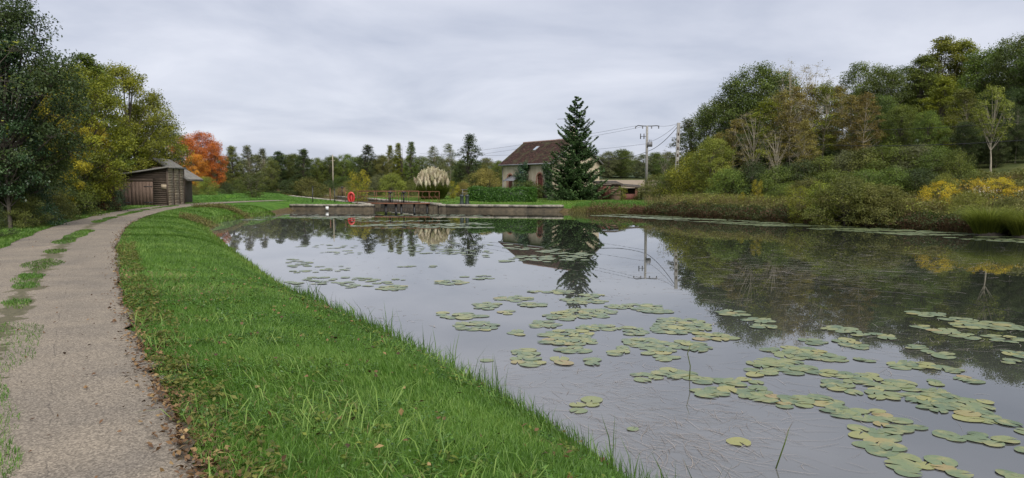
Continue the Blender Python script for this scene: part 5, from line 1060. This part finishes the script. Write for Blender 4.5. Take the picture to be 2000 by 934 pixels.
def pad_geo(rng, r=.5, flat=False):
    n = 18; th = np.linspace(.16, 6.283 - .16, n); rr = r * (1 + .035 * np.sin(th * 3 + rng.uniform(0, 6)) + .02 * np.sin(th * 7 + rng.uniform(0, 6))); asp = rng.uniform(.82, 1.0); lift = 0 if flat else 1
    ed = np.c_[rr * np.cos(th), rr * np.sin(th) * asp, lift * (.002 + .008 * np.maximum(0, np.sin(th * 2 + rng.uniform(0, 6))) ** 2)]
    inn = np.c_[rr * .55 * np.cos(th), rr * .55 * np.sin(th) * asp, np.full(n, .006)]
    V = np.vstack([ed, inn, [[.0, 0, .003]]]); Q = [(k, k + 1, n + k + 1, n + k) for k in range(n - 1)]; T = [(n + k, n + k + 1, 2 * n) for k in range(n - 1)]; return V, Q, T
rng = np.random.default_rng(400); PADS = []
for k_ in range(8):
    me = MB().add(*pad_geo(rng)).mesh('pad', True); me.materials.append(M['pad']); PADS.append(me)
def lily(label, blobs, seed, dia=.27, dens=1.5):
    """one plant: pads as parts, overlapping a little inside each pixel-sized patch (u, v, half width, half height)"""
    rng = np.random.default_rng(seed); c0 = px(blobs[0][0], blobs[0][1]); t = empty('water_lily', (c0[0], c0[1], .004)); tag(t, label, 'water lily', 'water lilies on the pond'); done = []
    for (u, v, ru, rv) in blobs:
        cx_, cy_ = px(u, v); rx = ru / F * cy_; ry = max(.14, (px(u, v - rv)[1] - px(u, v + rv)[1]) / 2); n_ = max(1, int(dens * math.pi * rx * ry / (math.pi * dia * dia / 4) + .5)); tries = 0; k = 0
        while k < n_ and tries < 300:
            tries += 1; a = rng.uniform(0, 6.283); q = math.sqrt(rng.uniform()); x, y = cx_ + max(0, rx - dia * .3) * q * math.cos(a), cy_ + ry * 1.1 * q * math.sin(a); d = dia * rng.uniform(.72, 1.25) * (.75 if n_ == 1 else 1)
            if any((x - x2) ** 2 + (y - y2) ** 2 < (.30 * (d + d2)) ** 2 for x2, y2, d2 in done): continue
            done.append((x, y, d)); k += 1; o = bpy.data.objects.new('pad', PADS[rng.integers(8)]); C.objects.link(o); o.parent = t
            o.location = (x - c0[0], y - c0[1], .0015 + .0006 * (len(done) % 9)); o.rotation_euler = (rng.normal(0, .012), rng.normal(0, .012), rng.uniform(0, 6.283)); o.scale = (d, d, rng.uniform(.25, .7))
    return len(done)
LILIES = [
    ('group of three lily pads nearest the right corner of the foreground', [(1788, 900, 36, 9), (1775, 922, 36, 12), (1858, 915, 48, 10)]), ('lone bright yellow green pad floating among drowned weed strands', [(1447, 872, 20, 3)]), ('pair of round pads close to the grassy bank', [(1130, 797, 24, 5), (1165, 786, 28, 8)]),
    ('tiny yellowish pad between the bank and the drowned weeds', [(1237, 841, 12, 3)]), ('pads at the right edge above the foreground corner', [(1860, 853, 26, 8), (1920, 858, 42, 12), (1985, 872, 24, 13), (1990, 836, 24, 9)]), ('pad cut by the lower right corner of the picture', [(1975, 926, 30, 8)]),
    ('wide overlapping raft of pads right of the drowned weeds', [(1690, 812, 62, 12), (1760, 832, 52, 10), (1705, 845, 60, 12), (1720, 872, 52, 13)]), ('large dense raft of pads toward the right edge', [(1770, 770, 90, 14), (1860, 790, 90, 18), (1900, 812, 46, 12)]), ('raft with yellow patches behind the large dense raft', [(1690, 742, 60, 12), (1640, 757, 40, 10), (1740, 750, 50, 8)]),
    ('chain of pads leading left from the large raft', [(1600, 785, 46, 10), (1540, 784, 52, 12), (1640, 802, 40, 8)]), ('greenish raft with orange spoiled pads in mid water', [(1430, 752, 72, 13), (1390, 765, 50, 8), (1470, 770, 46, 10)]), ('yellowing pads beside the bent green stem', [(1262, 736, 34, 8), (1310, 728, 34, 9), (1340, 735, 28, 6)]),
    ('round pad patch above the raft with orange pads', [(1525, 715, 60, 13), (1480, 728, 30, 7)]), ('broad patch of pads below the tree reflection', [(1560, 690, 72, 10), (1610, 698, 40, 8)]), ('small pads above the yellow patched raft', [(1610, 730, 36, 5), (1690, 704, 24, 5)]),
    ('two small pads alone before the dark right reflection', [(1825, 747, 20, 4), (1818, 757, 16, 4)]), ('single broad pad alone right of the two small pads', [(1885, 740, 36, 5)]), ('thin spread of pads right of the single round pads', [(1800, 716, 62, 7), (1850, 722, 30, 5)]),
    ('two round pads just under the dark reflection', [(1590, 668, 26, 6), (1662, 672, 30, 8)]), ('pale pads strung along the dark reflection, left part', [(1430, 612, 34, 5), (1480, 626, 34, 4), (1498, 640, 28, 4)]), ('pale pads in the middle of the dark reflection', [(1640, 644, 34, 4), (1670, 652, 24, 4), (1725, 658, 22, 5)]),
    ('topmost pale pads on the dark right reflection', [(1800, 614, 26, 4), (1830, 616, 22, 3)]), ('long pale raft on the dark reflection near the right edge', [(1880, 626, 40, 4), (1920, 636, 70, 7), (1975, 640, 34, 6)]), ('pale and yellow pads left of the long pale raft', [(1805, 641, 26, 4), (1850, 648, 36, 4)]), ('pale raft below the long pale raft', [(1900, 658, 46, 5), (1960, 662, 46, 6)]),
    ('pale pads at the edge of sky and dark reflection', [(1800, 683, 34, 6), (1840, 694, 28, 5)]), ('pale pads cut by the right edge above the sky reflection', [(1985, 692, 26, 8), (1975, 708, 24, 5)]), ('large faint green patch in the centre of the water', [(1330, 634, 58, 12), (1310, 645, 46, 8), (1390, 658, 46, 7)]), ('patch of pads under the large faint patch', [(1290, 690, 36, 12), (1265, 672, 46, 10), (1345, 676, 44, 8)]),
    ('pads left of the bent green stem in open water', [(1238, 648, 26, 8), (1170, 640, 46, 5), (1225, 684, 30, 4)]), ('round mottled patch in mid water left of centre', [(1110, 655, 58, 9), (1125, 667, 50, 6), (1085, 668, 30, 5)]), ('pads in front of the mottled patch', [(1120, 684, 34, 6), (1205, 692, 22, 4), (1160, 708, 20, 5)]),
    ('green patch near the bank with a bent pad', [(1030, 706, 38, 10), (1095, 708, 18, 6)]), ('pale patch near the bank above the green patch', [(1015, 686, 36, 4), (1040, 688, 18, 5)]), ('small yellow pad nearest the grassy bank', [(951, 703, 12, 3)]), ('pads left of the mottled patch', [(1008, 651, 20, 5), (1060, 634, 36, 6)]),
    ('wide oval patch left in mid water', [(930, 637, 48, 8)]), ('flat patches behind the wide oval patch', [(905, 618, 48, 5), (862, 613, 14, 3), (992, 611, 24, 3)]), ('patch below the spruce tip reflection', [(1150, 612, 66, 8), (1100, 618, 40, 6)]), ('long faint patch right of the spruce reflection', [(1240, 600, 60, 5), (1280, 607, 36, 4)]),
    ('patches beside the spruce reflection tip, left side', [(1004, 584, 38, 5), (950, 598, 32, 6), (1040, 596, 30, 4)]), ('patches crossing the spruce reflection tip', [(1095, 571, 36, 3), (1140, 588, 50, 5), (1045, 570, 16, 2), (1160, 577, 26, 3)]), ('faint pads far out in the sky reflection', [(770, 563, 36, 4), (880, 552, 34, 4), (690, 560, 14, 3)])]
print('pads', sum(lily(lab, bl, 410 + k_, .25 if bl[0][1] < 690 else .235) for k_, (lab, bl) in enumerate(LILIES)))
# far pads that merge into streaks
def pad_mass(label, pts, seed, size=.28):
    rng = np.random.default_rng(seed); b = MB()
    for x, y in pts:
        V, Q, T = pad_geo(rng, .5, True); a = rng.uniform(0, 6.283); s = size * rng.uniform(.7, 1.4); cs_, sn = math.cos(a), math.sin(a); V = V * s; V[:, 2] = .006 + .3 * V[:, 2]
        b.add(np.c_[V[:, 0] * cs_ - V[:, 1] * sn + x, V[:, 0] * sn + V[:, 1] * cs_ + y, V[:, 2] + rng.uniform(0, .008)], Q, T, rng.uniform())
    tag(b.build('lily_pads', M['pad']), label, 'water lily', kind='stuff')
rng = np.random.default_rng(430); P, q = along(sh_r, 3000, -4.4, -.6, rng, 1, .14, .99); nz = wob(P[:, 0] * 1.3, P[:, 1] * 2.6); pad_mass('dense band of lily pads along the right shore', P[nz > -.10], 431)
def px_pts(n, u0, u1, v0, v1, rng, thr=0.0, k=1.5):
    out = []
    while len(out) < n:
        u, v = rng.uniform(u0, u1), rng.uniform(v0, v1); x, y = px(u, v)
        if wob(x * k, y * k * 1.3) > thr: out.append((x, y))
    P = np.array(out); return P[inside(P, POND) & (seg_dist(P, POND) > .2)]
pad_mass('streaks of lily pads before the near lock gate', px_pts(330, 690, 960, 419, 446, rng, .02, .8), 432, .36)
pad_mass('streaks of lily pads before the lawn quay', px_pts(160, 430, 700, 419, 432, rng, .0, .8), 433, .34)
pad_mass('pads lying on the house reflection', px_pts(70, 985, 1150, 478, 512, rng, .0), 434, .32)
pad_mass('thin scatter of pads far out on the sky reflection', px_pts(240, 560, 960, 452, 560, rng, .06, 1.2), 435, .2)

# drowned weed strands, small debris
m, nt, n, l, p = nodes('drowned_weed'); c = ramp(nt, attr(nt), [(0, (.12, .10, .08)), (.5, (.25, .215, .18)), (1, (.38, .33, .29))]); l.new(c, p.inputs['Base Color']); p.inputs['Roughness'].default_value = .45; M['strand'] = m
def soft_pts(n, u, v, su, sv, rng):
    P = np.array([px(a, max(b, 425)) for a, b in zip(rng.normal(u, su, n), rng.normal(v, sv, n))]); return P[inside(P, POND) & (seg_dist(P, POND) > .25)]
def strands(label, pts, L0, W0, seed, ang=0.0, sp=.7):
    rng = np.random.default_rng(seed); b = MB(); n = len(pts); a = ang + rng.normal(0, sp, n) + wob(pts[:, 0] * .8, pts[:, 1] * .8) * 2; L = L0 * rng.uniform(.3, 1.2, n); W = W0 * rng.uniform(.6, 1.4, n); bend = rng.normal(0, .35, n); c = np.c_[pts, np.full(n, .004) + rng.uniform(0, .004, n)]
    rows = []
    for s in (-.5, -.17, .17, .5):
        aa = a + bend * s * 2; ctr = c + np.c_[np.cos(a) * L * s - np.sin(a) * bend * L * s * s, np.sin(a) * L * s + np.cos(a) * bend * L * s * s, 0 * a]; sd = np.c_[-np.sin(aa), np.cos(aa), 0 * a] * (W / 2 * (1 if abs(s) < .4 else .4))[:, None]; rows += [ctr - sd, ctr + sd]
    V = np.stack(rows, 1).reshape(-1, 3); q = np.arange(n)[:, None] * 8; Q = np.vstack([q + np.array([[0, 1, 3, 2]]), q + np.array([[2, 3, 5, 4]]), q + np.array([[4, 5, 7, 6]])]); b.add(V, Q, tint=np.repeat(np.clip(rng.normal(.5, .25, n), 0, 1), 8)); tag(b.build('water_weed', M['strand']), label, 'water weed', kind='stuff')
rng = np.random.default_rng(440)
strands('drowned grassy weed strands floating near the bank', soft_pts(900, 1300, 850, 170, 55, rng), .34, .0030, 441, -.65, .75)
strands('sparser drowned weed strands beyond the pair of round pads', soft_pts(300, 1180, 735, 150, 32, rng), .26, .0036, 442, -.5, .8)
strands('brown weed streaks across the dark reflection', soft_pts(1100, 1620, 520, 190, 28, rng), .5, .010, 443, .0, .5)
strands('thin weed streaks under the right rafts', soft_pts(420, 1780, 665, 170, 45, rng), .35, .004, 444, .0, .6)
strands('fine floating debris on the sky reflection', px_pts(500, 560, 1400, 450, 640, rng, -.1, .9), .14, .012, 445, .0, .8)
# emergent stems
for u, v, h_, bend, lab in ((1346, 742, .42, .1, 'bent green lily stem rising from the water'), (1508, 915, .34, .28, 'thin green reed blade in the foreground water')):
    x_, y_ = px(u, v); t = MB().tube([(0, 0, -.1), (.01, 0, h_ * .4), (-.25 * bend, 0, h_ * .75), (bend * .1, 0, h_)] if bend < .2 else [(0, 0, -.1), (h_ * bend, 0, h_ * .6), (h_ * bend * 1.4, 0, h_)], [.007, .006, .005, .003] if bend < .2 else [.006, .005, .001], 6).build('stem', M['green']); t.name = 'reed_stem'; t.location = (x_, y_, 0); tag(t, lab, 'reed')
fl = px(1765, 446); t = empty('float_ball', (fl[0], fl[1], 0)); tag(t, 'small white float ball near the right bank', 'float'); b = MB(); b.lathe([(0, -.08), (.07, -.06), (.11, .02), (.11, .08), (.08, .15), (.03, .19), (0, .19)], n=12); b.build('ball', M['whitepaint'], t, True); MB().tube([(0, 0, .18), (0, 0, .24)], .012, 6).build('eyelet', M['blackmetal'], t)

# ------------------------------------------------------------------ distant field and hills
rng = np.random.default_rng(500); hb = MB(); nxh, nyh = 90, 14; xs = np.linspace(-300, 420, nxh); V = []
for j in range(nyh):
    for k in range(nxh):
        y_ = 330 + j * 22; f_ = math.sin(min(1, j / 9) * math.pi / 2); V.append((xs[k] + rng.normal(0, 2), y_, 5 + f_ * (9 + 5 * math.sin(xs[k] / 70 + 1) + 2.0 * math.sin(xs[k] / 23)) + rng.normal(0, .6)))
ii = (np.arange(nyh - 1)[:, None] * nxh + np.arange(nxh - 1)[None]).ravel(); hb.add(V, np.stack([ii, ii + 1, ii + nxh + 1, ii + nxh], -1)); M['hill'] = simple('wooded_hill', (.02, .045, .018), (.075, .10, .035), .12, .95, bumpd=2, bs=.8)
tag(hb.build('hills', M['hill'], None, True), 'low wooded hill far behind the house', kind='structure')
for k_ in range(18):
    x_ = 28 + (k_ * 5.3) % 48; y_ = 290 + (k_ * 37 % 50); z_ = tz(x_, y_); plant('broad', 'tree', 'one of the far off trees on the hill right of the house', 'tree', (x_, y_), 8 + (k_ * 13 % 5), ('oak', 'olive', 'grey')[k_ % 3], k_, 1.2, None, 'bark', 'far off trees on the hill', z_)
fx0, fx1 = 10, 60; gxs = np.linspace(fx0, fx1, 12); gys = np.linspace(118, 260, 12); A, B = np.meshgrid(gxs, gys); zf = terrain(A.ravel(), B.ravel()) + .12; ii = (np.arange(11)[:, None] * 12 + np.arange(11)[None]).ravel()
M['field'] = simple('stubble_field', (.16, .12, .075), (.28, .22, .15), .8, .95)
tag(put('field', npmesh('field', np.c_[A.ravel(), B.ravel(), zf], [np.stack([ii, ii + 1, ii + 13, ii + 12], -1)]), M['field']), 'tan field beyond the outbuildings', kind='structure')
